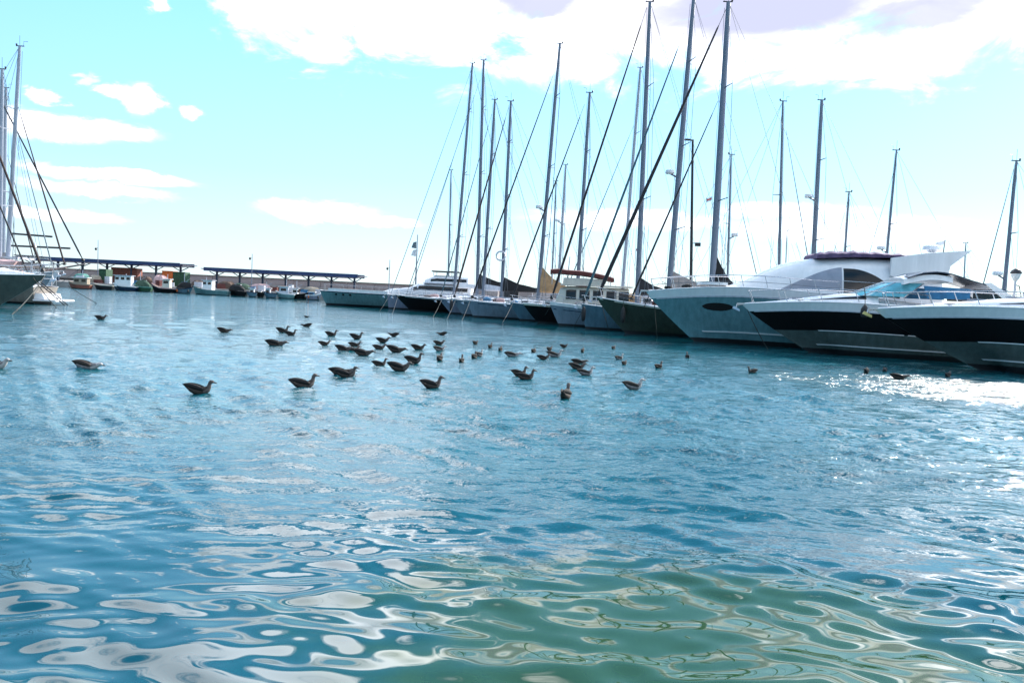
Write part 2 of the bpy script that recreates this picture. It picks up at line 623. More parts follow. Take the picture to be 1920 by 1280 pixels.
    ca = mm('POWER', mm('DIVIDE', mm('SUBTRACT', sep.outputs[0], 12.0), 6.0), 2.0)
    cb = mm('POWER', mm('DIVIDE', mm('SUBTRACT', sep.outputs[1], 15.0), 5.0), 2.0)
    amt = mm('MULTIPLY', amt, mr(mm('ADD', ca, cb), .5, 1.5, .6, 1.0))
    # one gust ruffles the water before the nearest cruisers
    ga = mm('POWER', mm('DIVIDE', mm('SUBTRACT', sep.outputs[0], 18.5), 11.0), 2.0)
    gb = mm('POWER', mm('DIVIDE', mm('SUBTRACT', sep.outputs[1], 25.5), 5.0), 2.0)
    gust = mm('ADD', mm('ADD', ga, gb), mm('MULTIPLY', mm('SUBTRACT', nz(.45, (.6, 1.4, 1), 5, .65), .5), 3.2))
    gm = mm('MULTIPLY', mr(gust, 1.35, .1), mr(nz(1.5, (.5, 1.8, 1), 4, .65), .30, .52, .15, 1.0))
    amt = mm('MAXIMUM', amt, mm('MULTIPLY', gm, 1.5))
    r0 = nz(.75, (.55, 1.3, 1), 3, .5, .2, .1)
    r1 = nz(2.6, (.75, 1.25, 1), 3, .55, .3, .2)
    r2 = nz(7.0, (.8, 1.2, 1), 3, .6, .2, -.3)
    hsum = mm('ADD', mm('ADD', mm('MULTIPLY', r1, 0.085), mm('MULTIPLY', r2, 0.045)), mm('MULTIPLY', r0, .11))
    hh = mm('MULTIPLY', hsum, amt)
    bp = n_.new('ShaderNodeBump')
    bp.inputs['Strength'].default_value = 1.0
    bp.inputs['Distance'].default_value = 1.0
    l.new(hh, bp.inputs['Height'])
    l.new(bp.outputs[0], p.inputs['Normal'])
    # base colour: blue-green harbour water, with a green patch painted where little sky reflects
    def spot(cx, cy, rx, ry):
        a = mm('POWER', mm('DIVIDE', mm('SUBTRACT', sep.outputs[0], cx), rx), 2.0)
        b = mm('POWER', mm('DIVIDE', mm('SUBTRACT', sep.outputs[1], cy), ry), 2.0)
        return mm('SQRT', mm('ADD', a, b), 0.0)
    sd = spot(1.5, 5.3, 2.9, 1.9)
    sd = mm('ADD', sd, mm('MULTIPLY', mm('SUBTRACT', nz(.8, (1, 1.6, 1), 4, .6), .5), 1.2))
    low_reflect = mr(sd, 1.15, .55)
    sky_mix = mr(nz(.16, (1, 1, 1), 4, .6), .42, .6)
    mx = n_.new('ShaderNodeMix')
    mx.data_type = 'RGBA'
    l.new(mm('MULTIPLY', mm('ADD', mm('MULTIPLY', sky_mix, .35), .65), mr(sep.outputs[1], 5.0, 16.0)), mx.inputs[0])  # lighter further out: brightness of reflected sky put into the base colour
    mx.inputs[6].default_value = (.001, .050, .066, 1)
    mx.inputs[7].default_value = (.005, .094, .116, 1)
    mg = n_.new('ShaderNodeMix')
    mg.data_type = 'RGBA'
    l.new(low_reflect, mg.inputs[0])
    l.new(mx.outputs[2], mg.inputs[6])
    mg.inputs[7].default_value = (.020, .056, .018, 1)
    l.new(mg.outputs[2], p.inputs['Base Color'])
    l.new(mm('ADD', mr(amt, 0.0, 3.0, .025, .09, False), mm('MULTIPLY', gm, .20)), p.inputs['Roughness'])
    p.inputs['IOR'].default_value = 1.6
    p.inputs['Specular IOR Level'].default_value = .5
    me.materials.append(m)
    return o


build_water()


# ------------------------------------------------------------------ quays and sea wall
def far_quay():
    b = MB()
    b.box((-20, 152, -.6), (440, 40, 3.2), 'concrete')
    o = b.build('quay', smooth=False)
    o['kind'] = 'structure'
    b = MB()
    b.box((-80, 40, -.5), (40, 110, 2.8), 'concrete')
    o = b.build('quay', smooth=False)
    o['kind'] = 'structure'
    b = MB()
    b.box((0, -7.5, -.6), (160, 16, 3.0), 'concrete')
    o = b.build('quay', smooth=False)
    o['kind'] = 'structure'
    # floating pontoon behind the sterns of the moored row
    b = MB()
    p0, p1 = Vector((4.5, 97, 0)), Vector((38.5, 30, 0))
    d = (p1 - p0).normalized()
    s = Vector((-d.y, d.x, 0)) * 1.3
    b.hexa([p0 - s + Vector((0, 0, -.4)), p1 - s + Vector((0, 0, -.4)), p1 + s + Vector((0, 0, -.4)), p0 + s + Vector((0, 0, -.4))],
           [p0 - s + Vector((0, 0, .5)), p1 - s + Vector((0, 0, .5)), p1 + s + Vector((0, 0, .5)), p0 + s + Vector((0, 0, .5))], 'concrete')
    o = b.build('pontoon', smooth=False)
    o['kind'] = 'structure'
    # sea wall at the back of the far quay: a row of cast panels under a cap
    t = thing('sea_wall', 'long pinkish concrete sea wall with a dark cap behind the blue roofed shelters', 'wall', (0, 165, 0))
    pan = MB()
    pan.box((0, 0, 2.2), (5.94, 1.2, 2.4), 'seawall')
    pme = pan.mesh('panel', False)
    x = -118.0
    while x < 110:
        o = bpy.data.objects.new('panel', pme)
        COL.objects.link(o)
        o.parent = t
        o.location = (x, random.uniform(-.04, .04), 0)
        x += 6.0
    b = MB()
    b.box((-4, -.05, 3.51), (234, 1.6, .2), 'wallcap')
    b.build('cap', t, False)
    b = MB()
    b.box((-4, -1.2, 1.75), (234, 1.4, .5), 'concrete')
    b.build('step', t, False)


def shelter(px0, px1, top0, y, label, posts_every=4.8):
    A, B = at_depth(px0, top0, y), at_depth(px1, top0 + (px1 - px0) * .0515, y)
    L_ = B.x - A.x
    z = (A.z + B.z) / 2
    t = thing('shelter', label, 'shelter', (A.x, y, 1.0), group='blue roofed shelters on the far quay')
    zt = z - 1.0
    # butterfly roof: two sloping sheets over a fascia with hipped ends
    b = MB()
    W_ = 3.2
    k = 1.9
    lo, hi = zt - .62, zt - .1
    for s in (-1, 1):
        ps = [(k, 0, lo), (L_ - k, 0, lo), (L_, s * W_, hi), (0, s * W_, hi)]
        qs = [(a, c, e + .10) for a, c, e in ps]
        if s < 0:
            b.hexa(ps[::-1], qs[::-1], 'roofblue')
        else:
            b.hexa(ps, qs, 'roofblue')
    b.build('roof', t, False)
    b = MB()
    for s in (-1, 1):
        b.box((L_ / 2, s * (W_ + .04), hi - .02), (L_ - 1.2, .08, .68), 'roofblue')
    b.build('fascia', t, False)
    for e, sg in ((0, 1), (L_, -1)):
        b = MB()
        i = [(e, -W_, hi + .05), (e, W_, hi + .05), (e + sg * k, 0, lo - .02)]
        b.rings([[Vector(q) + Vector((-.04, 0, 0)) for q in i], [Vector(q) + Vector((.04, 0, 0)) for q in i]], 'rooftrim')
        b.build('end_panel', t, False)
    n = max(2, int(round((L_ - 3.6) / posts_every)) + 1)
    for i in range(n):
        x = 1.9 + (L_ - 3.8) * i / (n - 1)
        b = MB()
        b.box((x, 0, (lo + 0) / 2), (.34, .34, lo), 'postblue')
        b.build('post', t, False)
        for s in (-1, 1):
            b = MB()
            b.tube([(x, 0, lo - .7), (x + s * 1.1, s * .9, lo + .1)], .09, 'postblue', 5)
            b.build('brace', t, False)
    return t


def far_lamp(px, top, lamp_py, y, label):
    T = at_depth(px, top, y)
    t = thing('street_lamp', label, 'street lamp', (T.x, y, 1.0), group='street lamps along the far quay')
    b = MB()
    b.tube([(0, 0, 0), (0, 0, 2.5), (0, 0, T.z - 1)], [.12, .08, .05], 'mast', 6)
    b.build('pole', t)
    z = at_depth(px, lamp_py, y).z - 1
    b = MB()
    b.tube([(0, 0, z + .15), (-.35, 0, z + .05)], .03, 'darkiron', 5)
    b.build('arm', t)
    b = MB()
    b.ball((-.4, 0, z - .1), (.22, .22, .26), 'darkiron', 8, 5)
    b.build('lamp_head', t)


# ------------------------------------------------------------------ hulls
class Hull:
    """x forward, y to port, z up; origin amidships on the waterline"""

    def __init__(s, L_, B, fb, fm, fs, rake=1.2, stern=.75, fullness=1.5, flare=.9, draft=.5, bands=None, mats=None, box_=.32, stern_rake=-.25, crown=.06, bulge=0.0):
        s.L, s.B, s.fb, s.fm, s.fs, s.rake, s.stern, s.full, s.flare, s.draft = L_, B, fb, fm, fs, rake, stern, fullness, flare, draft
        s.bands = bands or [(0.0, 'boot'), (.09, 'white')]
        s.box_, s.sr, s.crown, s.bulge = box_, stern_rake, crown, bulge

    def beam(s, t):
        if t < .42:
            return s.B / 2 * lerp(s.stern, 1, ss(0, .42, t) ** .8)
        u = (t - .42) / .58
        return s.B / 2 * max(0.0, (1 - u ** s.full)) ** .85 + .03

    def sheer(s, t):
        a = (2 * t - 1)
        if a > 0:
            return lerp(s.fm, s.fb, a ** 1.7) + s.bulge * math.sin(PI * min(1, a)) 
        return lerp(s.fm, s.fs, (-a) ** 1.5)

    def pt(s, t, z, side):
        """point on the skin at station t and height z"""
        h = s.sheer(t)
        v = max(0.0, (z + s.draft) / (h + s.draft))
        e = lerp(s.box_, s.flare, ss(.45, 1.0, t))
        y = s.beam(t) * (v ** e)
        if t > .999:
            y = .03
        x = -s.L / 2 + s.L * t - s.rake * (1 - max(0, min(1, z / h if z > 0 else z * .5 / h))) ** 1.15 * ss(.55, 1, t)
        x += s.sr * (1 - min(1, max(0, z / h))) * ss(.3, 0, t) * -1
        return Vector((x, y * side, z))

    def deck_z(s, x, y=0.0):
        t = (x + s.L / 2) / s.L
        b = max(.05, s.beam(t))
        return s.sheer(t) - .03 + s.crown * (1 - min(1, abs(y) / b) ** 2) * b

    def half(s, x):
        return s.beam((x + s.L / 2) / s.L)

    def build(s, parent, name='hull', nt_=26):
        b = MB()
        ts = [1 - (1 - i / nt_) ** 1.35 for i in range(nt_ + 1)]
        fr = [-1.0, -.45]
        mats = ['boot', 'boot']
        bl = sorted(s.bands)
        edges = [q[0] for q in bl] + [1.0]
        for i, (f, m) in enumerate(bl):
            f1 = edges[i + 1]
            k = max(1, int(math.ceil((f1 - f) / .2)))
            for j in range(k):
                fr.append(lerp(f, f1, j / k))
                mats.append(m)
        fr.append(1.0)
        rings = []
        for t in ts:
            h = s.sheer(t)
            zz = [f * h if f >= 0 else f * s.draft for f in fr]
            rings.append(([s.pt(t, z, 1) for z in zz], [s.pt(t, z, -1) for z in zz]))
        for sd in (0, 1):
            k = [b.pts(r[sd]) for r in rings]
            for a in range(len(k) - 1):
                for j in range(len(fr) - 1):
                    q = (k[a][j], k[a + 1][j], k[a + 1][j + 1], k[a][j + 1])
                    b.face(q if sd == 1 else q[::-1], mats[j])
        # transom and stem
        for ends, flip in ((0, False), (-1, True)):
            p = b.pts(rings[ends][0])
            q = b.pts(rings[ends][1])
            for j in range(len(fr) - 1):
                f = (p[j], p[j + 1], q[j + 1], q[j])
                b.face(f[::-1] if flip else f, mats[j])
        o = b.build(name, parent, True, angle=50)
        return o

    def build_deck(s, parent, m='deck', rail='white', nt_=22):
        b = MB()
        rows = []
        for i in range(nt_ + 1):
            t = i / nt_ * .985 + .004
            x = s.pt(t, s.sheer(t), 1).x
            bb = max(.02, s.beam(t) - .02)
            rows.append([(x, bb * q, s.sheer(t) - .035 + s.crown * (1 - q * q) * bb) for q in (-1, -.6, -.25, .25, .6, 1)])
        k = [b.pts(r) for r in rows]
        for a in range(nt_):
            for j in range(5):
                b.face((k[a][j], k[a + 1][j], k[a + 1][j + 1], k[a][j + 1]), m)
        o = b.build('deck', parent)
        for sd in (1, -1):
            g = MB()
            g.tube([s.pt(t, s.sheer(t), sd) + Vector((0, -.01 * sd, .02)) for t in [i / 20 for i in range(21)]], .04, rail, 6)
            g.build('toe_rail', parent)
        return o

    def strip(s, parent, name, z0f, z1f, t0, t1, m, off=.012, n=14, sides=(1, -1)):
        """a raised moulding along the skin between two heights (fractions of the sheer)"""
        for sd in sides:
            g = MB()
            ra = []
            for i in range(n + 1):
                t = lerp(t0, t1, i / n)
                h = s.sheer(t)
                a, c = s.pt(t, z0f * h, sd), s.pt(t, z1f * h, sd)
                o = Vector((0, off * sd, 0))
                ra.append([a - o, a + o, c + o, c - o])
            g.rings(ra, m)
            g.build(name, parent)


def loft_house(b, sts, m, n=10, power=3.5):
    """deckhouse lofted along x: stations (x, base_z, top_z, half width at base, half width at top)"""
    rs = []
    for x, z0, z1, w0, w1 in sts:
        r = []
        for j in range(n + 1):
            a = PI * j / n
            c, s_ = math.cos(a), math.sin(a)
            u = abs(s_) ** (2 / power)
            q = (abs(c) ** (2 / power)) * (1 if c >= 0 else -1)
            r.append((x, lerp(w0, w1, u) * q, lerp(z0, z1, u)))
        rs.append(r)
    k = [b.pts(r) for r in rs]
    for a in range(len(rs) - 1):
        for j in range(n):
            b.face((k[a][j], k[a][j + 1], k[a + 1][j + 1], k[a + 1][j]), m)
    b.face(k[0], m)
    b.face(k[-1][::-1], m)


def house_side(sts, x, u, sd, off=0.0, power=3.5):
    """a point on the side of such a deckhouse, u from 0 (base) to 1 (top)"""
    z0 = pw([(s_[0], s_[1]) for s_ in sts], x)
    z1 = pw([(s_[0], s_[2]) for s_ in sts], x)
    w0 = pw([(s_[0], s_[3]) for s_ in sts], x)
    w1 = pw([(s_[0], s_[4]) for s_ in sts], x)
    a = math.asin(min(1, u ** (power / 2)))
    q = math.cos(a) ** (2 / power)
    return Vector((x, (lerp(w0, w1, u) * q + off) * sd, lerp(z0, z1, u)))


def side_window(parent, sts, x0, x1, lo, hi, m='glass', name='window', n=8, sides=(1, -1), off=.012, th=.03, power=3.5):
    """lo, hi: functions or numbers giving u along the window"""
    fl = lo if callable(lo) else (lambda q: lo)
    fh = hi if callable(hi) else (lambda q: hi)
    for sd in sides:
        b = MB()
        rs = []
        for i in range(n + 1):
            q = i / n
            x = lerp(x0, x1, q)
            us = [lerp(fl(q), max(fl(q) + .004, fh(q)), k / 5) for k in range(6)]
            outer = [house_side(sts, x, u, sd, off, power) for u in us]
            d = Vector((0, th * sd, 0))
            rs.append(outer + [o_ - d for o_ in outer[::-1]])
        b.rings(rs, m)
        b.build(name, parent)


def rail_run(parent, pts, h, m='steel', every=1.6, mid=True, lean=0.0, top_name='guard_rail', r=.018):
    """stanchions along a deck edge with a rail and a wire"""
    ps = [Vector(p) for p in pts]
    seg = [0]
    for a, c in zip(ps, ps[1:]):
        seg.append(seg[-1] + (c - a).length)

    def at(d):
        for i in range(len(ps) - 1):
            if d <= seg[i + 1] or i == len(ps) - 2:
                return ps[i].lerp(ps[i + 1], (d - seg[i]) / max(1e-6, seg[i + 1] - seg[i]))
    n = max(1, int(round(seg[-1] / every)))
    for i in range(n + 1):
        q = at(seg[-1] * i / n)
        b = MB()
        b.tube([q, q + Vector((lean, 0, h))], r, m, 5)
        b.build('stanchion', parent)
    b = MB()
    b.tube([p + Vector((lean, 0, h)) for p in ps], r * 1.1, m, 5)
    b.build(top_name, parent)
    if mid:
        b = MB()
        b.tube([p + Vector((lean * .5, 0, h * .5)) for p in ps], r * .6, 'wire', 4)
        b.build('life_line', parent)


class Boat:
    def __init__(s, name, label, cat, bow, d, yaw_away, L_, group, flip=False, tilt=0.0):
        """bow: spot of the bow tip in the photograph, d: metres out. The bow points to -X (or +X when flip), turned away by yaw_away degrees"""
        B = at_depth(bow[0], bow[1], d)
        a = R(180 - yaw_away) if not flip else R(yaw_away)
        s.dir = Vector((math.cos(a), math.sin(a), 0))
        s.org = Vector((B.x, B.y, 0)) - s.dir * (L_ / 2)
        s.bowz = B.z
        s.L = L_
        s.root = thing(name, label, cat, s.org, a, group)
        if tilt:
            s.root.rotation_euler = (0, tilt, a)

    def loc(s, px, py):
        """spot of the photograph -> (x, z) in the boat's middle plane"""
        d = ray(px, py)
        nrm = Vector((-s.dir.y, s.dir.x, 0))
        t = (s.org - EYE).dot(nrm) / d.dot(nrm)
        p = EYE + d * t
        return (p - s.org).dot(s.dir), p.z


def rig(bt, hull, mast_top, mast_base_px, stays=(), mastm='mast', r0=.19, spreaders=3, cover=None, radar=None, backstay=True, shrouds=True, boom_len=None, head=True, flags=(), sprit=None):
    """mast, spreaders, boom, stays. stays: (bow end spot, top spot, radius, material)"""
    root = bt.root
    xt, zt = bt.loc(*mast_top)
    xb, _ = bt.loc(*mast_base_px)
    zb = hull.deck_z(max(-hull.L / 2 + .5, min(hull.L / 2 - .5, xb)))
    mp = lambda q: Vector((lerp(xb, xt, q), 0, lerp(zb, zt, q)))
    b = MB()
    b.tube([mp(0), mp(.5), mp(.86), mp(1)], [r0, r0 * .95, r0 * .8, r0 * .6], mastm, 10, squash=(1.0, .75), up=(1, 0, 0))
    mast = b.build('mast', root)
    H = zt - zb
    for i in range(spreaders):
        q = (i + 1) / (spreaders + .75)
        w = lerp(.105, .055, q) * H * .62
        for sd in (1, -1):
            b = MB()
            c = mp(q)
            b.tube([c, c + Vector((-w * .42, w * sd, w * .12))], [.055, .03], mastm, 5)
            b.build('spreader', mast)
    if shrouds:
        for sd in (1, -1):
            hb = hull.half(xb - .3) - .12
            pts = [Vector((xb - .35, hb * sd, hull.deck_z(xb - .35, hb)))]
            for i in range(spreaders):
                q = (i + 1) / (spreaders + .75)
                w = lerp(.105, .055, q) * H * .62
                pts.append(mp(q) + Vector((-w * .42, w * sd, w * .12)))
            pts.append(mp(.985))
            b = MB()
            b.tube(pts, .017, 'wire', 4)
            b.build('shroud', root)
            b = MB()
            q = 1 / (spreaders + .75)
            b.tube([Vector((xb - .9, hb * .96 * sd, hull.deck_z(xb - .9, hb))), mp(q) + Vector((-.05, .08 * sd, -.1))], .015, 'wire', 4)
            b.build('lower_shroud', root)
        b = MB()
        b.tube([mp(.03) + Vector((r0 + .12, .12, 0)), mp(.5) + Vector((r0 + .1, .16, 0)), mp(.98) + Vector((r0 + .02, .05, 0))], .014, 'wire', 4)
        b.build('halyard', root)
    if head:
        b = MB()
        c = mp(1)
        b.tube([c + Vector((-.3, 0, .02)), c + Vector((.38, 0, .02))], .045, 'darkiron', 5)
        b.tube([c, c + Vector((0, 0, .9))], .014, 'darkiron', 4)
        b.tube([c + Vector((.3, 0, .02)), c + Vector((.34, .0, .42)), c + Vector((.62, .1, .44))], .018, 'darkiron', 4)
        b.ball(c + Vector((-.26, 0, .14)), .085, 'darkiron', 6, 4)
        b.build('masthead_fitting', mast)
    for (lo, hi_, r, m) in stays:
        x0, z0 = bt.loc(*lo)
        x1, z1 = bt.loc(*hi_)
        if not sprit:
            x0 = min(hull.L / 2 - .12, x0)
            z0 = hull.deck_z(x0) + .15
        a, c = Vector((x0, 0, z0)), Vector((x1, 0, z1))
        b = MB()
        b.tube([a, a.lerp(c, .02), a.lerp(c, .05), a.lerp(c, .25), a.lerp(c, .6), a.lerp(c, .93), a.lerp(c, .945), c],
               [.02, r * .6, r * 1.05, r, r * .8, r * .45, .018, .016], m, 8)
        fs = b.build('forestay', root)
        if r > .05:
            b = MB()
            b.tube([a.lerp(c, .006), a.lerp(c, .016)], .16, 'darkiron', 8)
            b.build('furling_drum', fs)
    if sprit:
        x1, z1 = bt.loc(*sprit)
        b = MB()
        q = hull.pt(1, hull.sheer(1), 1)
        b.tube([(q.x - .8, 0, q.z + .08), (x1, 0, z1 - .05)], [.11, .07], 'woodmast', 8)
        b.build('bowsprit', root)
        b = MB()
        b.tube([(x1, 0, z1 - .05), (hull.pt(1, .4, 1).x, 0, .4)], .02, 'wire', 4)
        b.build('bobstay', root)
    if backstay:
        b = MB()
        b.tube([mp(1), Vector((-hull.L / 2 + .15, 0, hull.sheer(0) + .1))], .014, 'wire', 4)
        b.build('backstay', root)
    zg = zb + 1.15 + H * .012
    gx = lerp(xb, xt, (zg - zb) / H)
    bl = boom_len or min(H * .30, (xb + hull.L / 2) * .92)
    b = MB()
    b.tube([(gx - r0, 0, zg), (gx - r0 - bl, 0, zg + .12)], .11, mastm, 8)
    boom = b.build('boom', root)
    b = MB()
    b.tube([mp(.99) + Vector((-.1, 0, 0)), (gx - r0 - bl + .1, 0, zg + .2)], .014, 'wire', 4)
    b.build('topping_lift', boom)
    if cover:
        cm, h0, h1, frac = cover
        b = MB()
        rs = []
        for i in range(11):
            q = i / 10
            x = gx - r0 * .6 - bl * frac * q
            h = h1 + (h0 - h1) * (1 - q) ** 2.4
            wv = .04 * math.sin(q * 19) + .03 * math.sin(q * 41)
            w = .2 + .03 * math.sin(q * 11)
            zz = zg - .1 + .12 * q * frac
            rs.append([(x, -w, zz + .05), (x, 0, zz - .06), (x, w, zz + .05), (x, w * .8, zz + h * .45 + wv), (x, .04, zz + h + wv), (x, -w * .8, zz + h * .45 + wv)])
        b.rings(rs, cm)
        b.build('sail_cover', boom)
    if radar:
        q = (bt.loc(*radar)[1] - zb) / H
        c = mp(q) + Vector((r0 + .1, 0, 0))
        b = MB()
        b.tube([mp(q) + Vector((0, 0, -.45)), c + Vector((.35, 0, -.12))], .07, 'mast', 6)
        b.tube([c + Vector((.38, 0, -.15)), c + Vector((.38, 0, -.06)), c + Vector((.38, 0, .14)), c + Vector((.38, 0, .2))], [.3, .36, .33, .1], 'white', 12)
        b.build('radar_dome', mast)
    for (fpx, m) in flags:
        x, z = bt.loc(*fpx)
        b = MB()
        for k, mm_ in enumerate(('whiteflag', m, 'whiteflag')):
            rs = []
            for i in range(6):
                xx, yy = x - .08 * i, .05 * math.sin(i * 1.3)
                t0, t1 = z - .11 * k + .035 * i, z - .11 * (k + 1) + .035 * i
                rs.append([(xx, yy, t0), (xx, yy + .015, t0), (xx, yy + .015, t1), (xx, yy, t1)])
            b.rings(rs, mm_)
        fl = b.build('flag', root)
        b = MB()
        b.tube([(x + .02, 0, z - 2.2), (x + .02, 0, z + .05)], .012, 'wire', 4)
        b.build('flag_line', fl)
    return mp


def yacht_top(bt, h, cabin_m='white', deck_m='deck', rails=True, cabin=(.10, .62), ch=.55, windows=4, hood=None, bow_roller=True, dinghy=None):
    """deck, coachroof with windows, hatches, rails of a sailing yacht"""
    root = bt.root
    h.build_deck(root, deck_m)
    Lh = h.L
    x1 = -Lh / 2 + Lh * (cabin[1] + .07)
    x0 = -Lh / 2 + Lh * (cabin[0] + .2)
    sts = []
    n = 10
    for i in range(n + 1):
        q = i / n
        x = lerp(x0, x1, q)
        w = min(h.half(x) - .45, h.B * .32) * lerp(1, .82, q)
        z0 = h.deck_z(x, w) - .06
        hh = ch * (1 if q < .55 else lerp(1, .12, ((q - .55) / .45) ** 1.3)) + .1
        sts.append((x, z0, z0 + hh, w, w * .84))
    b = MB()
    loft_house(b, sts, cabin_m)
    cab = b.build('coachroof', root)
    for i in range(windows):
        a = lerp(x0 + .4, lerp(x0, x1, .62), i / windows)
        c = a + (x1 - x0) * .62 / windows * .72
        side_window(cab, sts, a, c, .3, .72, n=4)
    for q in (.35, .62, .8):
        x = lerp(x0, x1, q)
        z = pw([(s_[0], s_[2]) for s_ in sts], x)
        b = MB()
        b.box((x, 0, z + .03), (.55, .55, .06), 'smoke')
        b.build('hatch', cab)
    # cockpit coaming and wheel
    b = MB()
    for sd in (1, -1):
        b.box((x0 - Lh * .11, sd * h.B * .3, h.deck_z(x0 - 1) + .17), (Lh * .2, .16, .42), cabin_m, top=.97)
    b.build('cockpit_coaming', root)
    b = MB()
    wx, wz = -Lh * .36, h.deck_z(-Lh * .36) + .75
    b.tube([(wx, 0, wz - .8), (wx, 0, wz)], .09, cabin_m, 8)
    b.tube([(wx + .12, .5 * math.cos(a), wz + .5 * math.sin(a)) for a in [PI * k / 9 for k in range(19)]], .02, 'steel', 5)
    b.build('steering_wheel', root)
    # gear lying about: life raft, deck bags, winches
    rnd = random.Random(int(abs(bt.org.x) * 100) + 5)
    if rails:
        for k in range(5):
            q = rnd.uniform(.05, .95)
            x = lerp(x0 - Lh * .08, Lh * .40, q)
            yy = rnd.uniform(-.25, .85) * h.half(x) * .7
            w, hh = rnd.uniform(.4, 1.1), rnd.uniform(.18, .42)
            b = MB()
            rs = []
            for i in range(6):
                a = i / 5
                g = .55 + .45 * math.sin(PI * lerp(.12, .88, a))
                zz = h.deck_z(x, yy) + (.45 if x < lerp(x0, x1, .6) else .12)
                rs.append([(x + (a - .5) * w, yy + .28 * g * math.cos(t_), zz + hh * g * (.5 + .5 * math.sin(t_))) for t_ in [2 * PI * j / 8 for j in range(8)]])
            b.rings(rs, rnd.choice(['whiteflag', 'stone', 'pink', 'palegrey', 'maroon', 'bluecanvas', 'whiteflag']))
            b.build(rnd.choice(['deck_bag', 'deck_bag', 'life_raft']), root)
        for sd in (1, -1):
            for k in (0, 1):
                b = MB()
                xx = x0 - Lh * (.04 + .07 * k)
                b.tube([(xx, sd * h.B * .3, h.deck_z(xx) + .36), (xx, sd * h.B * .3, h.deck_z(xx) + .43), (xx, sd * h.B * .3, h.deck_z(xx) + .55)], [.12, .09, .11], 'steel', 8)
                b.build('winch', root)
    if hood:
        b = MB()
        hs = []
        for i in range(7):
            q = i / 6
            x = lerp(x0 + .9, x0 - 1.3, q)
            z0 = h.deck_z(x) + .25
            top = z0 + .5 + .95 * math.sin(min(1, q * 1.6) * PI / 2)
            hs.append((x, z0, top, h.B * .33, h.B * .27))
        loft_house(b, hs, hood)
        b.build('spray_hood', root)
    if rails:
        for sd in (1, -1):
            pts = []
            for i in range(9):
                t = lerp(.03, .93, i / 8)
                p = h.pt(t, h.sheer(t), sd)
                pts.append(p + Vector((0, -.08 * sd, 0)))
            rail_run(root, pts, .62, every=1.9)
        # pulpit
        b = MB()
        t0 = .93
        p = h.pt(t0, h.sheer(t0), 1)
        q = h.pt(.995, h.sheer(.995), 1)
        top = [(p.x, p.y - .06, p.z + .66), (q.x - .1, .18, q.z + .72), (q.x + .08, 0, q.z + .72), (q.x - .1, -.18, q.z + .72), (p.x, -p.y + .06, p.z + .66)]
        b.tube(top, .022, 'steel', 5)
        for s_ in (1, -1):
            b.tube([(q.x - .35, .2 * s_, q.z), (q.x - .1, .18 * s_, q.z + .72)], .02, 'steel', 5)
        b.build('pulpit', root)
        b = MB()
        p = h.pt(.0, h.sheer(0), 1)
        b.tube([(p.x + 1.2, p.y, p.z + .62), (p.x + .1, p.y - .1, p.z + .66), (p.x + .1, -p.y + .1, p.z + .66), (p.x + 1.2, -p.y, p.z + .62)], .022, 'steel', 5)
        for s_ in (1, -1):
            b.tube([(p.x + .1, (p.y - .1) * s_, p.z), (p.x + .1, (p.y - .1) * s_, p.z + .66)], .02, 'steel', 5)
        b.build('pushpit', root)
    if bow_roller:
        q = h.pt(1, h.sheer(1), 1)
        b = MB()
        b.box((q.x + .02, 0, q.z + .02), (.7, .16, .08), 'steel')
        b.tube([(q.x - .5, 0, q.z + .1), (q.x + .35, 0, q.z - .05), (q.x + .42, 0, q.z - .32)], .045, 'steel', 6)
        b.hexa([(q.x + .3, -.22, q.z - .42), (q.x + .62, -.05, q.z - .3), (q.x + .62, .05, q.z - .3), (q.x + .3, .22, q.z - .42)],
               [(q.x + .3, -.2, q.z - .34), (q.x + .5, -.05, q.z - .2), (q.x + .5, .05, q.z - .2), (q.x + .3, .2, q.z - .34)], 'steel')
        b.build('anchor', root)


def sailboat(label, bow, d, yaw, L_, B, hullm, fs=1.3, fm=None, rake=1.2, stripe=None, group='yachts moored bow-out along the pontoon', **kw):
    bt = Boat('sailing_yacht', label, 'sailing yacht', bow, d, yaw, L_, group, flip=kw.pop('flip', False), tilt=kw.pop('tilt', 0.0))
    fb = kw.pop('fb', None) or bt.bowz
    bands = kw.pop('bands', None) or [(0, 'boot'), (.10, hullm), (.985, hullm)]
    h = Hull(L_, B, fb, fm or lerp(fb, fs, .7), fs, rake=rake, flare=.85, box_=.3, fullness=1.75, stern=.78, bands=bands)
    h.build(bt.root)
    top = {k: kw.pop(k) for k in ('cabin_m', 'deck_m', 'rails', 'cabin', 'ch', 'windows', 'hood') if k in kw}
    if kw.pop('simple', False):
        top['rails'] = False
        top['bow_roller'] = False
    yacht_top(bt, h, **top)
    if stripe:
        h.strip(bt.root, 'cove_stripe', stripe[1], stripe[1] + .035, .02, .99, stripe[0])
    rig(bt, h, **kw)
    return bt, h


# ------------------------------------------------------------------ motor boats
def skin_t(h, x, z):
    lo, hi = 0.0, 1.0
    for _ in range(40):
        m = (lo + hi) / 2
        if h.pt(m, z, 1).x < x:
            lo = m
        else:
            hi = m
    return (lo + hi) / 2


def hull_patch(parent, name, h, cx, cz, rx, rz, m, sides=(1, -1), off=.02, n=16, slope=0.0, power=2.0):
    """a flush port light on the skin"""
    for sd in sides:
        b = MB()
        rs = []
        for i in range(n + 1):
            a = -1 + 2 * i / n
            x = cx + a * rx
            hh = rz * max(.02, (1 - abs(a) ** power)) ** (1 / power)
            zc = cz + slope * a * rx
            up_, dn = h.pt(skin_t(h, x, zc + hh), zc + hh, sd), h.pt(skin_t(h, x, zc - hh), zc - hh, sd)
            o = Vector((0, off * sd, 0))
            rs.append([dn - o, dn + o, up_ + o, up_ - o])
        b.rings(rs, m)
        b.build(name, parent)


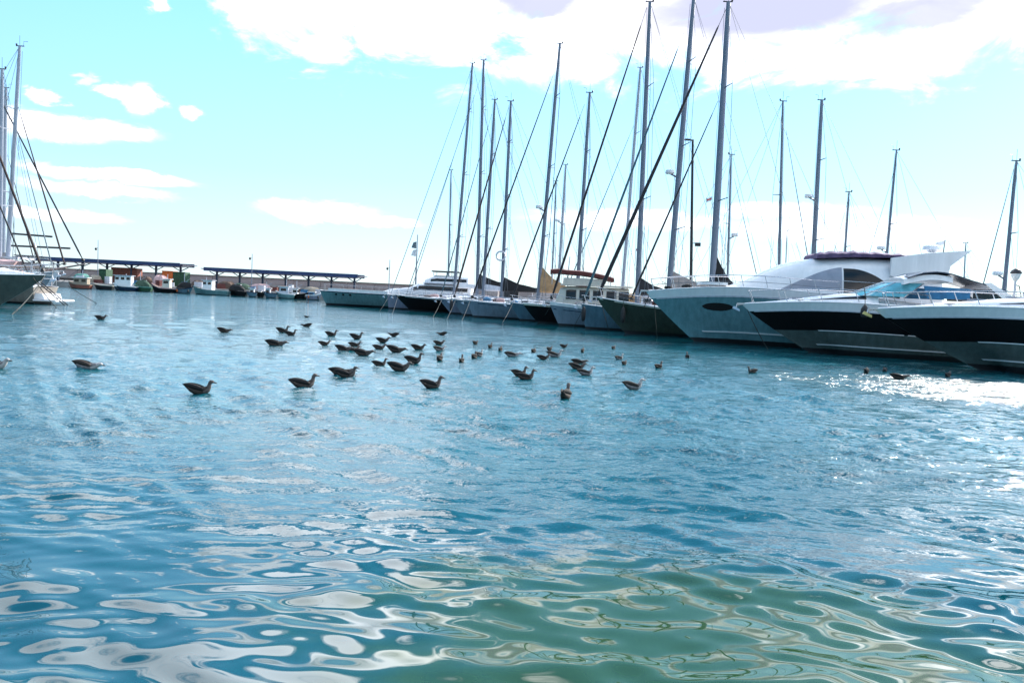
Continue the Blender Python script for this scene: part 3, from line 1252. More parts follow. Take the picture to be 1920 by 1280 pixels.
def flybridge_yacht():
    bt = Boat('motor_yacht', 'large flybridge motor yacht with teal hull, oval port light and purple cover', 'motor yacht', (1211, 549), 49, 8, 20, 'motor boats moored bow-out along the pontoon')
    root = bt.root
    h = Hull(20, 5.0, 3.12, 3.45, 2.7, rake=3.3, flare=.95, box_=.26, fullness=1.9, stern=.9, bands=[(0, 'boot'), (.085, 'teal'), (.85, 'white')], bulge=.22, crown=.10, draft=.7)  # boot band drawn taller to paint in the shade under the flare
    h.build(root, nt_=34)
    h.build_deck(root)
    h.strip(root, 'rub_rail', .835, .862, .01, .985, 'palegrey', off=.035)
    h.strip(root, 'spray_rail', .20, .225, .25, .93, 'white', off=.05)
    Lb = 10.0
    X = lambda f: Lb - f
    hull_patch(root, 'port_light', h, X(4.5), 2.33, .92, .25, 'glass')
    sts = [(X(17.4), 2.9, 5.75, 2.2, 1.9), (X(15), 3.2, 5.82, 2.2, 1.85), (X(12.5), 3.4, 5.82, 2.2, 1.8), (X(10.3), 3.45, 5.68, 2.15, 1.65), (X(9.2), 3.45, 5.48, 2.05, 1.5),
           (X(8.3), 3.45, 5.2, 1.85, 1.3), (X(7.3), 3.45, 4.75, 1.6, 1.05), (X(6.3), 3.45, 4.15, 1.3, .8), (X(5.2), 3.4, 3.72, .9, .6)]
    b = MB()
    loft_house(b, sts, 'white', n=14)
    house = b.build('deckhouse', root)
    side_window(house, sts, X(11.68), X(8.2), .10, lambda q: lerp(.72, .12, q ** 1.5), 'smoke', 'windscreen', n=14, th=.05)
    side_window(house, sts, X(15.0), X(11.78), .06, lambda q: .09 + .60 * (1 - (1 - q) ** 2.4), 'glass', 'window', n=16, th=.05)
    for sd in (1, -1):
        b = MB()
        b.tube([house_side(sts, X(15.1), .38, sd, .06), house_side(sts, X(11.75), .36, sd, .06)], .03, 'steel', 6)
        b.build('hand_rail', house)
        b = MB()
        b.ball(house_side(sts, X(14.9), .62, sd, .03), (.14, .05, .14), 'glass', 8, 5)
        b.build('round_light', house)
    # rear wing of the flybridge with the radar on top
    wing = [(14.4, 4.7), (14.4, 5.78), (16.3, 6.12), (18.85, 6.38), (17.75, 5.42), (17.55, 4.4), (16.0, 4.25)]
    for sd in (1, -1):
        b = MB()
        b.prism([(X(a), z) for a, z in wing][::-1], sd * 1.98 - .11, sd * 1.98 + .11, 'white')
        b.build('flybridge_wing', root, True, angle=30)
    b = MB()
    b.hexa([(X(18.8), -1.87, 6.22), (X(16.2), -1.87, 5.9), (X(16.2), 1.87, 5.9), (X(18.8), 1.87, 6.22)],
           [(X(18.85), -1.87, 6.36), (X(16.3), -1.87, 6.1), (X(16.3), 1.87, 6.1), (X(18.85), 1.87, 6.36)], 'white')
    arch = b.build('arch_top', root, False)
    b = MB()
    c = Vector((X(17.3), 0.4, 6.3))
    b.tube([c, c + Vector((0, 0, .12)), c + Vector((0, 0, .16)), c + Vector((0, 0, .40)), c + Vector((0, 0, .48))], [.2, .3, .58, .52, .2], 'white', 16)
    b.build('radar_dome', arch)
    b = MB()
    b.tube([(X(18.1), 0, 6.3), (X(18.15), 0, 7.15)], .03, 'darkiron', 5)
    b.tube([(X(18.15), 0, 7.0), (X(17.5), 0, 6.8), (X(17.2), .1, 6.65)], .03, 'steel', 5)
    b.build('aerial', arch)
    b = MB()
    b.poly([(X(18.12), .0, 7.1), (X(17.6), .06, 6.95), (X(17.65), .05, 6.75), (X(18.12), 0, 6.85)], 'whiteflag')
    b.poly([(X(18.12), .02, 7.1), (X(18.12), .02, 6.85), (X(17.65), .07, 6.75), (X(17.6), .08, 6.95)], 'whiteflag')
    b.build('ensign', arch)
    # rumpled purple cover over the flybridge
    b = MB()
    rs = []
    for i in range(27):
        q = i / 26
        f = lerp(10.2, 16.5, q)
        zb = pw([(10.2, 5.62), (12.5, 5.78), (16.5, 5.86)], f)
        hh = pw([(0, .30), (.03, .40), (.3, .38), (.6, .30), (.75, .24), (1, .12)], q) + .04 * math.sin(i * 2.3) + .025 * math.sin(i * 5.1)
        w = 1.66 + .05 * math.sin(i * 1.7)
        rs.append([(X(f), -w, zb), (X(f), w, zb), (X(f), w + .04, zb + hh * .6), (X(f), w * .82, zb + hh), (X(f), .3, zb + hh * .86 + .03 * math.sin(i * 3.3)), (X(f), -.6, zb + hh * .9), (X(f), -w * .82, zb + hh), (X(f), -w - .04, zb + hh * .6)])
    b.rings(rs, 'purple')
    b.build('canvas_cover', root)
    for sd in (1, -1):
        pts = []
        for i in range(8):
            t = lerp(.42, .975, i / 7)
            pts.append(h.pt(t, h.sheer(t), sd) + Vector((0, -.1 * sd, 0)))
        rail_run(root, pts, .78, every=1.5, lean=.22, r=.022)
    b = MB()
    q = h.pt(1, h.sheer(1), 1)
    b.box((q.x - .1, 0, q.z + .04), (.9, .3, .1), 'steel')
    b.tube([(q.x - .5, 0, q.z + .1), (q.x + .32, 0, q.z - .02), (q.x + .4, 0, q.z - .35)], .05, 'steel', 6)
    b.build('anchor', root)
    for xx, yy in ((X(1.4), .5), (X(2.6), .75), (X(2.6), -.75)):
        b = MB()
        b.ball((xx, yy, h.deck_z(xx, yy) + .12), (.28, .12, .12), 'blackcanvas', 8, 5)
        b.build('cleat', root)
    b = MB()
    for k in range(3):
        b.box((X(4.2), -.9 + .9 * k, h.deck_z(X(4.2)) + .14), (1.7, .84, .18), 'white', top=.95)
    b.build('sun_pad', root)
    return bt, h


def cruiser(label, bow, d, yaw, L_, xw, full=True, rake=3.9):
    bt = Boat('motor_cruiser', label, 'motor cruiser', bow, d, yaw, L_, 'motor boats moored bow-out along the pontoon')
    root = bt.root
    fb = bt.bowz + .12
    h = Hull(L_, 4.3, fb, fb + .28, 2.3, rake=rake, flare=1.0, box_=.26, fullness=1.75, stern=.9,
             bands=[(0, 'boot'), (.10, 'greygreen'), (.46, 'black'), (.845, 'white')], bulge=.1, crown=.13, draft=.7)  # waterline paint widened, with the shade low on the hull painted in
    h.build(root, nt_=34)
    h.build_deck(root, 'white')
    h.strip(root, 'rub_rail', .83, .85, .01, .985, 'palegrey', off=.03)
    h.strip(root, 'spray_rail', .17, .192, .2, .9, 'white', off=.05)
    h.strip(root, 'white_line', .45, .468, .02, .8, 'white', off=.012)
    Lb = L_ / 2
    X = lambda f: Lb - f
    # raised foredeck
    sts = []
    for i in range(11):
        f = lerp(1.3, xw + 1.2, i / 10)
        x = X(f)
        w = max(.12, h.half(x) - .55)
        z0 = h.deck_z(x, w) - .08
        sts.append((x, z0, z0 + lerp(.1, .62, ss(0, 1, i / 10)), w, w * .8))
    sts = sts[::-1]
    b = MB()
    loft_house(b, sts, 'white')
    fd = b.build('foredeck', root)
    side_window(fd, sts, X(xw + .6), X(xw - 2.2), .42, lambda q: lerp(.74, .46, q), 'glass', 'window', n=8)
    for f in (xw - 2.8, xw - 1.2):
        b = MB()
        z = pw([(s_[0], s_[2]) for s_ in sts], X(f))
        b.box((X(f), 0, z + .03), (.6, .6, .06), 'smoke')
        b.build('hatch', fd)
    zd = sts[0][2]
    # wrapped windscreen: a low raked screen with frame bars
    b = MB()
    n = 12
    lo, hi = [], []
    for i in range(n + 1):
        a = -PI / 2 + PI * i / n
        cx, sy = math.cos(a), math.sin(a)
        wl = h.half(X(xw + 2)) - .45
        lo.append(Vector((X(xw + 2.4) + cx ** .8 * 2.6 if cx > 0 else X(xw + 2.4), wl * sy, h.deck_z(X(xw + 1), wl) + .42)))
        hi.append(Vector((X(xw + 3.4) + (cx ** .8 if cx > 0 else 0) * 1.7, wl * .86 * sy, h.deck_z(X(xw + 1), wl) + 1.22)))
    rs = []
    for p, q in zip(lo, hi):
        rs.append([p, q, q + Vector((-.03, 0, .0)), p + Vector((-.03, 0, 0))])
    b.rings(rs, 'blueglass')
    ws = b.build('windscreen', root)
    for i in (0, 3, 5, 7, 9, 12):
        b = MB()
        b.tube([lo[i], hi[i]], .03, 'steel', 5)
        b.build('frame_bar', ws)
    b = MB()
    b.tube(hi, .04, 'white', 6)
    b.build('top_rail', ws)
    if full:
        zt = hi[6].z
        # hardtop with a dark camper canvas running aft
        b = MB()
        rs = []
        for i in range(11):
            q = i / 10
            f = lerp(xw + 2.3, xw + 4.7, q)
            z = zt + .15 + .42 * math.sin(PI * lerp(.08, .75, q))
            rs.append([(X(f), -1.75, z - .38), (X(f), 1.75, z - .38), (X(f), 1.68, z - .1), (X(f), 1.1, z), (X(f), 0, z + .04), (X(f), -1.1, z), (X(f), -1.68, z - .1)])
        b.rings(rs, 'white')
        b.build('hard_top', root)
        b = MB()
        rs = []
        for i in range(15):
            q = i / 14
            f = lerp(xw + 2.5, xw + 7.4, q)
            z = zt + pw([(0, .30), (.15, .58), (.3, .66), (.45, .56), (.62, .28), (1, -.22)], q)
            w = 1.8
            rs.append([(X(f), -w, z - .08), (X(f), w, z - .08), (X(f), w, z - .02), (X(f), 1.2, z + .03), (X(f), -1.2, z + .03), (X(f), -w, z - .02)])
        b.rings(rs, 'navy')
        b.build('canopy', root)
        for sd in (1, -1):
            b = MB()
            b.hexa([(X(xw + 5.6), 1.74 * sd - .02, zd - .15), (X(xw + 3.5), 1.74 * sd - .02, zd - .15), (X(xw + 3.5), 1.74 * sd + .02, zd - .15), (X(xw + 5.6), 1.74 * sd + .02, zd - .15)],
                   [(X(xw + 5.6), 1.70 * sd - .02, zd + .42), (X(xw + 3.3), 1.70 * sd - .02, zd + .5), (X(xw + 3.3), 1.70 * sd + .02, zd + .5), (X(xw + 5.6), 1.70 * sd + .02, zd + .42)], 'bluecanvas')
            b.build('side_canvas', root, False)
            b = MB()
            b.prism([(X(xw + 8.3), zd - .3), (X(xw + 7.5), zd - .3), (X(xw + 6.2), zd + .75), (X(xw + 6.5), zd + .8)], sd * 1.75 - .08, sd * 1.75 + .08, 'white')
            b.build('arch_leg', root, False)
            b = MB()
            b.hexa([(X(xw + 7.4), 1.72 * sd - .02, zd - .2), (X(xw + 5.75), 1.72 * sd - .02, zd - .2), (X(xw + 5.75), 1.72 * sd + .02, zd - .2), (X(xw + 7.4), 1.72 * sd + .02, zd - .2)],
                   [(X(xw + 6.6), 1.7 * sd - .02, zd + .42), (X(xw + 5.75), 1.7 * sd - .02, zd + .42), (X(xw + 5.75), 1.7 * sd + .02, zd + .42), (X(xw + 6.6), 1.7 * sd + .02, zd + .42)], 'glass')
            b.build('window', root, False)
    for sd in (1, -1):
        pts = []
        for i in range(9):
            t = lerp(.36, .955, i / 8)
            pts.append(h.pt(t, h.sheer(t), sd) + Vector((0, -.16 * sd, 0)))
        rail_run(root, pts, .72, every=1.9, lean=.3, mid=False, r=.022)
    q = h.pt(1, h.sheer(1), 1)
    b = MB()
    b.box((q.x - .25, 0, q.z + .03), (1.0, .26, .09), 'steel')
    b.tube([(q.x - .6, 0, q.z + .1), (q.x + .25, 0, q.z - .05), (q.x + .3, 0, q.z - .3)], .05, 'steel', 6)
    b.hexa([(q.x + .1, -.22, q.z - .42), (q.x + .5, -.05, q.z - .25), (q.x + .5, .05, q.z - .25), (q.x + .1, .22, q.z - .42)],
           [(q.x + .1, -.2, q.z - .30), (q.x + .42, -.05, q.z - .12), (q.x + .42, .05, q.z - .12), (q.x + .1, .2, q.z - .30)], 'yellow' if not full else 'steel')
    b.build('anchor', root)
    for sd in (1, -1):
        b = MB()
        xx = X(3.0)
        b.tube([(xx - .22, (h.half(xx) - .3) * sd, h.deck_z(xx, h.half(xx) - .3) + .12), (xx + .22, (h.half(xx) - .3) * sd, h.deck_z(xx, h.half(xx) - .3) + .12)], .04, 'steel', 6)
        b.box((xx, (h.half(xx) - .3) * sd, h.deck_z(xx, h.half(xx) - .3) + .05), (.16, .08, .12), 'steel')
        b.build('cleat', root)
    return bt, h


def trawler():
    bt = Boat('motor_trawler', 'black hulled trawler yacht with beige wheelhouse under a maroon flybridge canopy', 'motor boat', (980, 568), 68, 3, 15, 'motor boats moored bow-out along the pontoon')
    root = bt.root
    h = Hull(15, 3.6, bt.bowz, 1.6, 1.5, rake=1.5, flare=.85, box_=.28, fullness=1.8, stern=.85, bands=[(0, 'boot'), (.1, 'black'), (.9, 'cream')], crown=.08)
    h.build(root)
    h.build_deck(root, 'teak')
    X = lambda f: 7.5 - f
    sts = [(X(9.5), 1.45, 3.5, 1.45, 1.35), (X(4.2), 1.5, 3.5, 1.4, 1.25), (X(3.4), 1.5, 3.3, 1.3, 1.1), (X(3.0), 1.5, 2.2, 1.2, 1.1)]
    b = MB()
    loft_house(b, sts, 'cream', power=6)
    hs = b.build('wheelhouse', root)
    for a in (3.9, 5.1, 6.3, 7.5, 8.6):
        side_window(hs, sts, X(a + .9), X(a), .42, .84, n=3, off=.03, power=6)
    b = MB()
    b.box((X(6.6), 0, 3.62), (6.4, 3.0, .12), 'cream')
    fl = b.build('flybridge_deck', root, False)
    b = MB()
    b.box((X(5.4), 0, 3.95), (3.6, 2.5, .55), 'cream', top=.96)
    b.build('coaming', fl, False)
    b = MB()
    rs = []
    for i in range(9):
        f = lerp(2.4, 8.1, i / 8)
        z = pw([(2.4, 4.95), (3.2, 5.02), (6.2, 4.85), (8.1, 4.45)], f) + .02 * math.sin(i * 2.1)
        w = 1.5
        rs.append([(X(f), -w, z - .42), (X(f), w, z - .42), (X(f), w, z - .1), (X(f), .6, z), (X(f), -.6, z), (X(f), -w, z - .1)])
    b.rings(rs, 'maroon')
    b.build('canopy', root)
    for f in (2.6, 7.8):
        for sd in (1, -1):
            b = MB()
            b.tube([(X(f), 1.4 * sd, 3.6), (X(f), 1.4 * sd, 4.6)], .035, 'steel', 5)
            b.build('canopy_post', root)
    for sd in (1, -1):
        pts = [h.pt(t, h.sheer(t), sd) + Vector((0, -.08 * sd, 0)) for t in [lerp(.05, .97, i / 8) for i in range(9)]]
        rail_run(root, pts, .7, every=1.6)
    b = MB()
    b.tube([(X(4.0), 0, 4.2), (X(4.1), 0, 6.2)], [.06, .03], 'palemast', 6)
    b.tube([(X(4.05), -.5, 5.7), (X(4.05), .5, 5.7)], .03, 'palemast', 5)
    b.build('signal_mast', root)
    return bt, h


def old_motor_yacht():
    bt = Boat('motor_yacht', 'pale teal motor yacht with two window bands, farthest boat of the long row', 'motor yacht', (600, 545), 97, 3, 21, 'motor boats moored bow-out along the pontoon')
    root = bt.root
    h = Hull(21, 4.6, bt.bowz + .05, 1.75, 1.7, rake=.9, flare=.8, box_=.26, fullness=2.0, stern=.9, bands=[(0, 'boot'), (.13, 'paleteal'), (.93, 'navy')])
    h.build(root)
    h.build_deck(root, 'teak')
    X = lambda f: 10.5 - f
    b = MB()
    for sd in (1, -1):
        pts = [h.pt(t, h.sheer(t), sd) for t in [lerp(.55, .94, i / 10) for i in range(11)]]
        rs = [[p + Vector((0, -.1 * sd, -.02)), p + Vector((0, 0, -.02)), p + Vector((0, 0, .38)), p + Vector((0, -.1 * sd, .38))] for p in pts]
        b.rings(rs, 'white')
    b.build('bulwark', root)
    for k, f in enumerate((2.4, 3.4, 4.4)):
        hull_patch(root, 'port_light', h, X(f), 1.45, .16, .13, 'glass', n=8)
    sts = [(X(20), 1.7, 3.4, 1.9, 1.75), (X(13.2), 1.75, 3.45, 1.85, 1.65), (X(12.0), 1.8, 2.8, 1.7, 1.5), (X(9.6), 1.8, 2.5, 1.5, 1.3), (X(8.4), 1.8, 2.1, 1.2, 1.0)]
    b = MB()
    loft_house(b, sts, 'white', power=5)
    hs = b.build('deckhouse', root)
    side_window(hs, sts, X(19.6), X(12.6), .48, .78, n=8, off=.03, power=5)
    sts2 = [(X(19.6), 3.42, 4.5, 1.7, 1.55), (X(15.2), 3.42, 4.5, 1.65, 1.45), (X(14.0), 3.42, 3.9, 1.5, 1.3)]
    b = MB()
    loft_house(b, sts2, 'white', power=5)
    up_ = b.build('upper_deckhouse', root)
    side_window(up_, sts2, X(19.4), X(14.8), .3, .62, n=6, off=.03, power=5)
    b = MB()
    b.box((X(17.2), 0, 3.46), (6.6, 3.9, .12), 'palegrey')
    b.build('upper_deck', root, False)
    b = MB()
    b.box((X(16.6), 0, 5.0), (3.6, 2.9, .14), 'blackcanvas', top=.95)
    b.build('canopy', root, False)
    for f in (15.1, 18.1):
        for sd in (1, -1):
            b = MB()
            b.tube([(X(f), 1.3 * sd, 4.45), (X(f), 1.3 * sd, 4.97)], .04, 'steel', 5)
            b.build('canopy_post', root)
    b = MB()
    xm, zm = bt.loc(783, 440)
    b.tube([(xm, 0, 1.8), (xm, 0, zm)], [.12, .05], 'mast', 6)
    b.tube([(xm - .05, -.8, zm - 2), (xm - .05, .8, zm - 2)], .04, 'mast', 5)
    mst = b.build('signal_mast', root)
    for k, (dz, m) in enumerate(((.9, 'furlgrey'), (1.9, 'whiteflag'))):
        b = MB()
        b.hexa([(xm + .1, -.02, zm - dz - .9), (xm + .75, -.02, zm - dz - .8), (xm + .75, .03, zm - dz - .8), (xm + .1, .03, zm - dz - .9)],
               [(xm + .1, -.02, zm - dz), (xm + .5, -.02, zm - dz - .1), (xm + .5, .03, zm - dz - .1), (xm + .1, .03, zm - dz)], m)
        b.build('flag', mst)
    for sd in (1, -1):
        pts = [h.pt(t, h.sheer(t), sd) + Vector((0, -.1 * sd, 0)) for t in [lerp(.1, .97, i / 8) for i in range(9)]]
        rail_run(root, pts, .85, every=2.2, mid=False)
    return bt, h


def cabin_boat(label, bow, d, yaw, L_, hullm, canvas, flip=False, arch=True, glassm='glass'):
    """small cabin motor boat glimpsed across the pontoon"""
    bt = Boat('cabin_boat', label, 'motor boat', bow, d, yaw, L_, 'motor boats beyond the pontoon', flip=flip)
    root = bt.root
    h = Hull(L_, 3.3, bt.bowz, 1.5, 1.3, rake=1.6, flare=.9, box_=.26, fullness=1.7, stern=.9, bands=[(0, 'boot'), (.1, hullm), (.9, 'white')], crown=.1)
    h.build(root, nt_=16)
    h.build_deck(root, nt_=12)
    q = L_ / 10
    sts = [(-3.0 * q, 1.35, 3.0, 1.3, 1.2), (.6 * q, 1.4, 3.05, 1.3, 1.1), (1.6 * q, 1.45, 2.5, 1.15, .95), (2.8 * q, 1.5, 1.85, .8, .6)]
    b = MB()
    loft_house(b, sts, 'white', power=5)
    hs = b.build('cabin', root)
    for k in range(3):
        side_window(hs, sts, (-2.7 + 1.15 * k) * q, (-1.7 + 1.15 * k) * q, .42, .8, glassm, n=3, off=.03, power=5)
    b = MB()
    b.box((-1.1 * q, 0, 3.16), (4.2 * q, 2.9, .2), canvas, top=.95)
    b.build('canopy', root, False)
    if arch:
        b = MB()
        for sd in (1, -1):
            b.tube([(-1.6 * q, 1.2 * sd, 3.1), (-2.2 * q, 1.1 * sd, 4.0)], .08, 'white', 6)
        b.tube([(-2.2 * q, -1.1, 4.0), (-2.2 * q, 1.1, 4.0)], .08, 'white', 6)
        a = b.build('radar_arch', root)
        b = MB()
        c = Vector((-2.2 * q, 0, 4.05))
        b.tube([c, c + Vector((0, 0, .1)), c + Vector((0, 0, .35)), c + Vector((0, 0, .4))], [.2, .32, .3, .1], 'white', 10)
        b.build('radar_dome', a)
        b = MB()
        b.tube([c + Vector((.1, .6, 0)), c + Vector((-.3, .6, 1.6))], .02, 'darkiron', 4)
        b.tube([c + Vector((.1, -.6, 0)), c + Vector((.3, -.6, .8)), c + Vector((.7, -.6, .9))], .04, 'darkiron', 4)
        b.build('aerial', a)
    for sd in (1, -1):
        pts = [h.pt(t, h.sheer(t), sd) + Vector((0, -.1 * sd, 0)) for t in [lerp(.45, .96, i / 5) for i in range(6)]]
        rail_run(root, pts, .65, every=1.4, mid=False)
    return bt


def fishing_boat(label, px0, px1, d, hullm, house=None, trim='white', cover=None, mast=True, bow_right=False, fb=1.25):
    """small work boat against the far quay; house: (photograph x from, x to, top y, material)"""
    py = 552 + .0472 * ((px0 + px1) / 2 - 960) + 20
    A, B = at_depth(px0, py, d), at_depth(px1, py, d)
    L_ = B.x - A.x
    t = thing('fishing_boat', label, 'fishing boat', ((A.x + B.x) / 2, d, 0), 0 if bow_right else PI, 'small boats moored along the far quay')
    h = Hull(L_, min(3.0, L_ * .38), fb, .8, .75, rake=.5, flare=.8, box_=.26, fullness=2.0, stern=.7, bands=[(0, 'boot'), (.12, hullm), (.86, trim)])
    h.build(t, nt_=14)
    h.build_deck(t, 'teak', trim, nt_=10)
    s = 1 if bow_right else -1
    if house:
        a, c = at_depth(house[0], py, d).x, at_depth(house[1], py, d).x
        zt = at_depth((house[0] + house[1]) / 2, house[2], d).z
        x0, x1 = sorted(((a - t.location.x) * s, (c - t.location.x) * s))
        b = MB()
        w = h.B * .31
        b.hexa([(x0, -w, .7), (x1, -w, .7), (x1, w, .7), (x0, w, .7)], [(x0, -w * .94, zt), (x1 - .12, -w * .94, zt), (x1 - .12, w * .94, zt), (x0, w * .94, zt)], house[3])
        hs = b.build('wheelhouse', t, False)
        b = MB()
        b.box(((x0 + x1) / 2, 0, zt + .05), (x1 - x0 + .35, 2 * w + .3, .1), 'white' if house[3] != 'white' else 'palegrey')
        b.build('roof', hs, False)
        nwin = max(1, int((x1 - x0) / .8))
        for k in range(nwin):
            for sd in (1, -1):
                xx = lerp(x0, x1, (k + .5) / nwin)
                b = MB()
                b.box((xx, sd * (w * .97), zt - .45), ((x1 - x0) / nwin * .6, .06, .42), 'glass')
                b.build('window', hs, False)
        b = MB()
        b.box((x1 - .05, 0, zt - .45), (.08, w * 1.5, .42), 'glass')
        b.build('windscreen', hs, False)
    if cover:
        b = MB()
        rs = []
        for i in range(9):
            q = i / 8
            x = lerp(-.38, .42, q) * L_
            w = h.half(x) * .95
            z0 = h.deck_z(x) + .1
            k = .35 + .75 * math.sin(PI * q) ** .6 + .05 * math.sin(i * 4.7)
            rs.append([(x, -w, z0), (x, w, z0), (x, w * .7, z0 + k * .7), (x, 0, z0 + k), (x, -w * .7, z0 + k * .7)])
        b.rings(rs, cover)
        b.build('boat_cover', t)
    if mast:
        xm = L_ * random.uniform(-.3, .3)
        b = MB()
        b.tube([(xm, 0, .7), (xm, 0, random.uniform(2.6, 3.6))], .05, 'palemast', 5)
        b.tube([(xm, 0, 1.9), (xm + s * .9, 0, 2.5)], .035, 'palemast', 5)
        b.build('derrick', t)
    for k in range(2):
        b = MB()
        x = lerp(-.3, .3, k) * L_
        b.ball((x, -s * (h.half(x) + .1) * (1 if not bow_right else -1) * -1, .45), (.13, .13, .26), 'rubber' if k else 'orange', 7, 5)
        b.build('hull_fender', t)
    return t


def container(label, px0, px1, top, d, m, name='container', cat='container', depth=2.2):
    A, B = at_depth(px0, top, d), at_depth(px1, top, d)
    w, hgt = B.x - A.x, (A.z + B.z) / 2 - 1.0
    t = thing(name, label, cat, ((A.x + B.x) / 2, d, 1.0))
    b = MB()
    b.box((0, 0, hgt / 2 + .05), (w, depth, hgt - .1), m)
    b.build('body', t, False)
    n = max(3, int(w / .35))
    b = MB()
    for k in range(n):
        b.box((lerp(-w / 2 + .15, w / 2 - .15, k / (n - 1)), -depth / 2 - .03, hgt / 2 + .05), (.09, .07, hgt - .3), m)
    b.build('corrugation', t, False)
    for nm, z in (('bottom_rail', .06), ('top_rail', hgt - .02)):
        b = MB()
        b.box((0, -depth / 2 - .02, z), (w + .06, .16, .12), m)
        b.build(nm, t, False)
    return t


def heap(name, label, cat, px0, px1, top, d, m, seed, group=None):
    A, B = at_depth(px0, top, d), at_depth(px1, top, d)
    w, hgt = (B.x - A.x) / 2, ((A.z + B.z) / 2 - 1.0) * .78
    rnd = random.Random(seed)
    b = MB()
    n, k = 18, 6
    rs = []
    ph = [rnd.uniform(0, 6) for _ in range(6)]
    for i in range(k + 1):
        q = i / k
        r = math.cos(q * PI / 2) ** .55 if i < k else .04
        z = hgt * (math.sin(q * PI / 2) ** .9)
        rs.append([(w * r * math.cos(a) * (1 + .14 * math.sin(3 * a + ph[0] + q * 2) + .09 * math.sin(5 * a + ph[1])), 1.1 * r * math.sin(a) * (1 + .12 * math.sin(2 * a + ph[2])),
                    z * (1 + .12 * math.sin(2 * a + ph[3]) * (1 - q) + .06 * math.sin(5 * a + ph[4]))) for a in [2 * PI * j / n for j in range(n)]])
    b.rings(rs, m)
    o = b.build(name, None, True, loc=((A.x + B.x) / 2, d, 1.0))
    tag(o, label, cat, group)
    return o


def rope(label, a, c, sag=.5, r=.022, m='rope'):
    a, c = Vector(a), Vector(c)
    b = MB()
    ps = []
    for i in range(11):
        q = i / 10
        p = a.lerp(c, q)
        p.z -= sag * 4 * q * (1 - q)
        ps.append(p - a)
    b.tube(ps, r, m, 5)
    o = b.build('mooring_rope', loc=a)
    tag(o, label, 'rope', 'mooring ropes running from bows into the water')
    return o


# ------------------------------------------------------------------ gulls
def gull_meshes(pose, pale=False):
    """body, two folded wings, bill; forward is +x, z=0 is the waterline"""
    P = {'up': [(.165, .120, .082, .082), (.202, .175, .052, .054), (.212, .228, .040, .042), (.218, .272, .040, .042), (.242, .306, .048, .048), (.283, .304, .040, .038), (.305, .296, .018, .018)],
         'mid': [(.175, .112, .082, .080), (.222, .150, .060, .060), (.244, .186, .048, .050), (.260, .214, .046, .047), (.286, .230, .047, .047), (.320, .224, .038, .036), (.342, .216, .018, .018)],
         'low': [(.18, .100, .082, .078), (.235, .118, .060, .060), (.270, .136, .050, .052), (.298, .148, .047, .048), (.325, .148, .045, .045), (.352, .138, .034, .033), (.370, .130, .016, .016)]}[pose]
    sp = [(-.345, .185, .014, .006), (-.30, .160, .036, .016), (-.24, .125, .054, .034), (-.165, .088, .082, .066), (-.07, .060, .106, .092), (.03, .055, .112, .100), (.11, .075, .102, .096)] + P
    mb = MB()
    n = 12
    rs = []
    for i, (x, z, ry, rz) in enumerate(sp):
        a = Vector((sp[max(0, i - 1)][0], 0, sp[max(0, i - 1)][1]))
        c = Vector((sp[min(len(sp) - 1, i + 1)][0], 0, sp[min(len(sp) - 1, i + 1)][1]))
        t = (c - a).normalized()
        u = Vector((-t.z, 0, t.x))
        p = Vector((x, 0, z))
        rs.append([p + u * (rz * math.sin(2 * PI * j / n)) + Vector((0, ry * math.cos(2 * PI * j / n), 0)) for j in range(n)])
    k = [mb.pts(r) for r in rs]
    for a in range(len(rs) - 1):
        for j in range(n):
            hd = a >= len(rs) - 6
            m = 'featherpale' if (hd or (a >= 6 and j >= n // 2)) else ('featherdark' if a < 2 else 'feather')
            if pale:
                m = {'featherpale': 'whitehead', 'feather': 'greyback'}.get(m, m)
            mb.face((k[a][j], k[a][(j + 1) % n], k[a + 1][(j + 1) % n], k[a + 1][j]), m)
    mb.face(k[0][::-1], 'featherdark')
    mb.face(k[-1], 'featherpale')
    body = mb.mesh('body', True, 180)
    wings = []
    for sd in (1, -1):
        w = MB()
        rs = []
        for q in range(9):
            f = q / 8
            x = lerp(.115, -.365, f)
            y = sd * lerp(.104, .016, f ** 1.6)
            z = lerp(.115, .200, f ** 1.5) + .018 * math.sin(PI * f)
            hh = .072 * math.sin(PI * min(1, .12 + f * .9)) ** .7 + .003
            th = .016 * (1 - f) + .004
            rs.append([(x, y + sd * th * 1.1, z + hh * .05), (x, y + sd * th * .6, z + hh * .75), (x, y - sd * th * 1.6, z + hh), (x, y - sd * th, z - hh * .2), (x, y + sd * th * .4, z - hh * .55)])
        w.rings(rs, 'feather' if pale else 'featherdark')
        wings.append(w.mesh('wing', True, 180))
    hx, hz = P[-2][0], P[-2][1]
    bl = MB()
    bl.tube([(hx - .005, 0, hz - .004), (hx + .032, 0, hz - .012), (hx + .072, 0, hz - .018), (hx + .086, 0, hz - .030)], [.022, .017, .015, .004], 'bill', 6)
    return body, wings[0], wings[1], bl.mesh('bill', True, 180)


GULL = {}


def gull(px, py, heading, pose, label, size=1.0, pale=False):
    """px, py: spot of the waterline under the bird; heading in degrees, 0 to the right, 90 away"""
    key = (pose, pale)
    if key not in GULL:
        GULL[key] = gull_meshes(*key)
    p = on_water(px, py)
    t = thing('gull', label, 'gull', (p.x, p.y, random.uniform(-.012, .008)), R(heading), 'gulls swimming in the harbour', (0, R(random.uniform(-3, 3))))
    s_ = size * random.uniform(.94, 1.05)
    t.scale = (s_, s_ * random.uniform(.95, 1.08), s_ * random.uniform(.92, 1.08))
    for nm, me in zip(('body', 'wing', 'wing', 'bill'), GULL[key]):
        o = bpy.data.objects.new(nm, me)
        COL.objects.link(o)
        o.parent = t
    return t


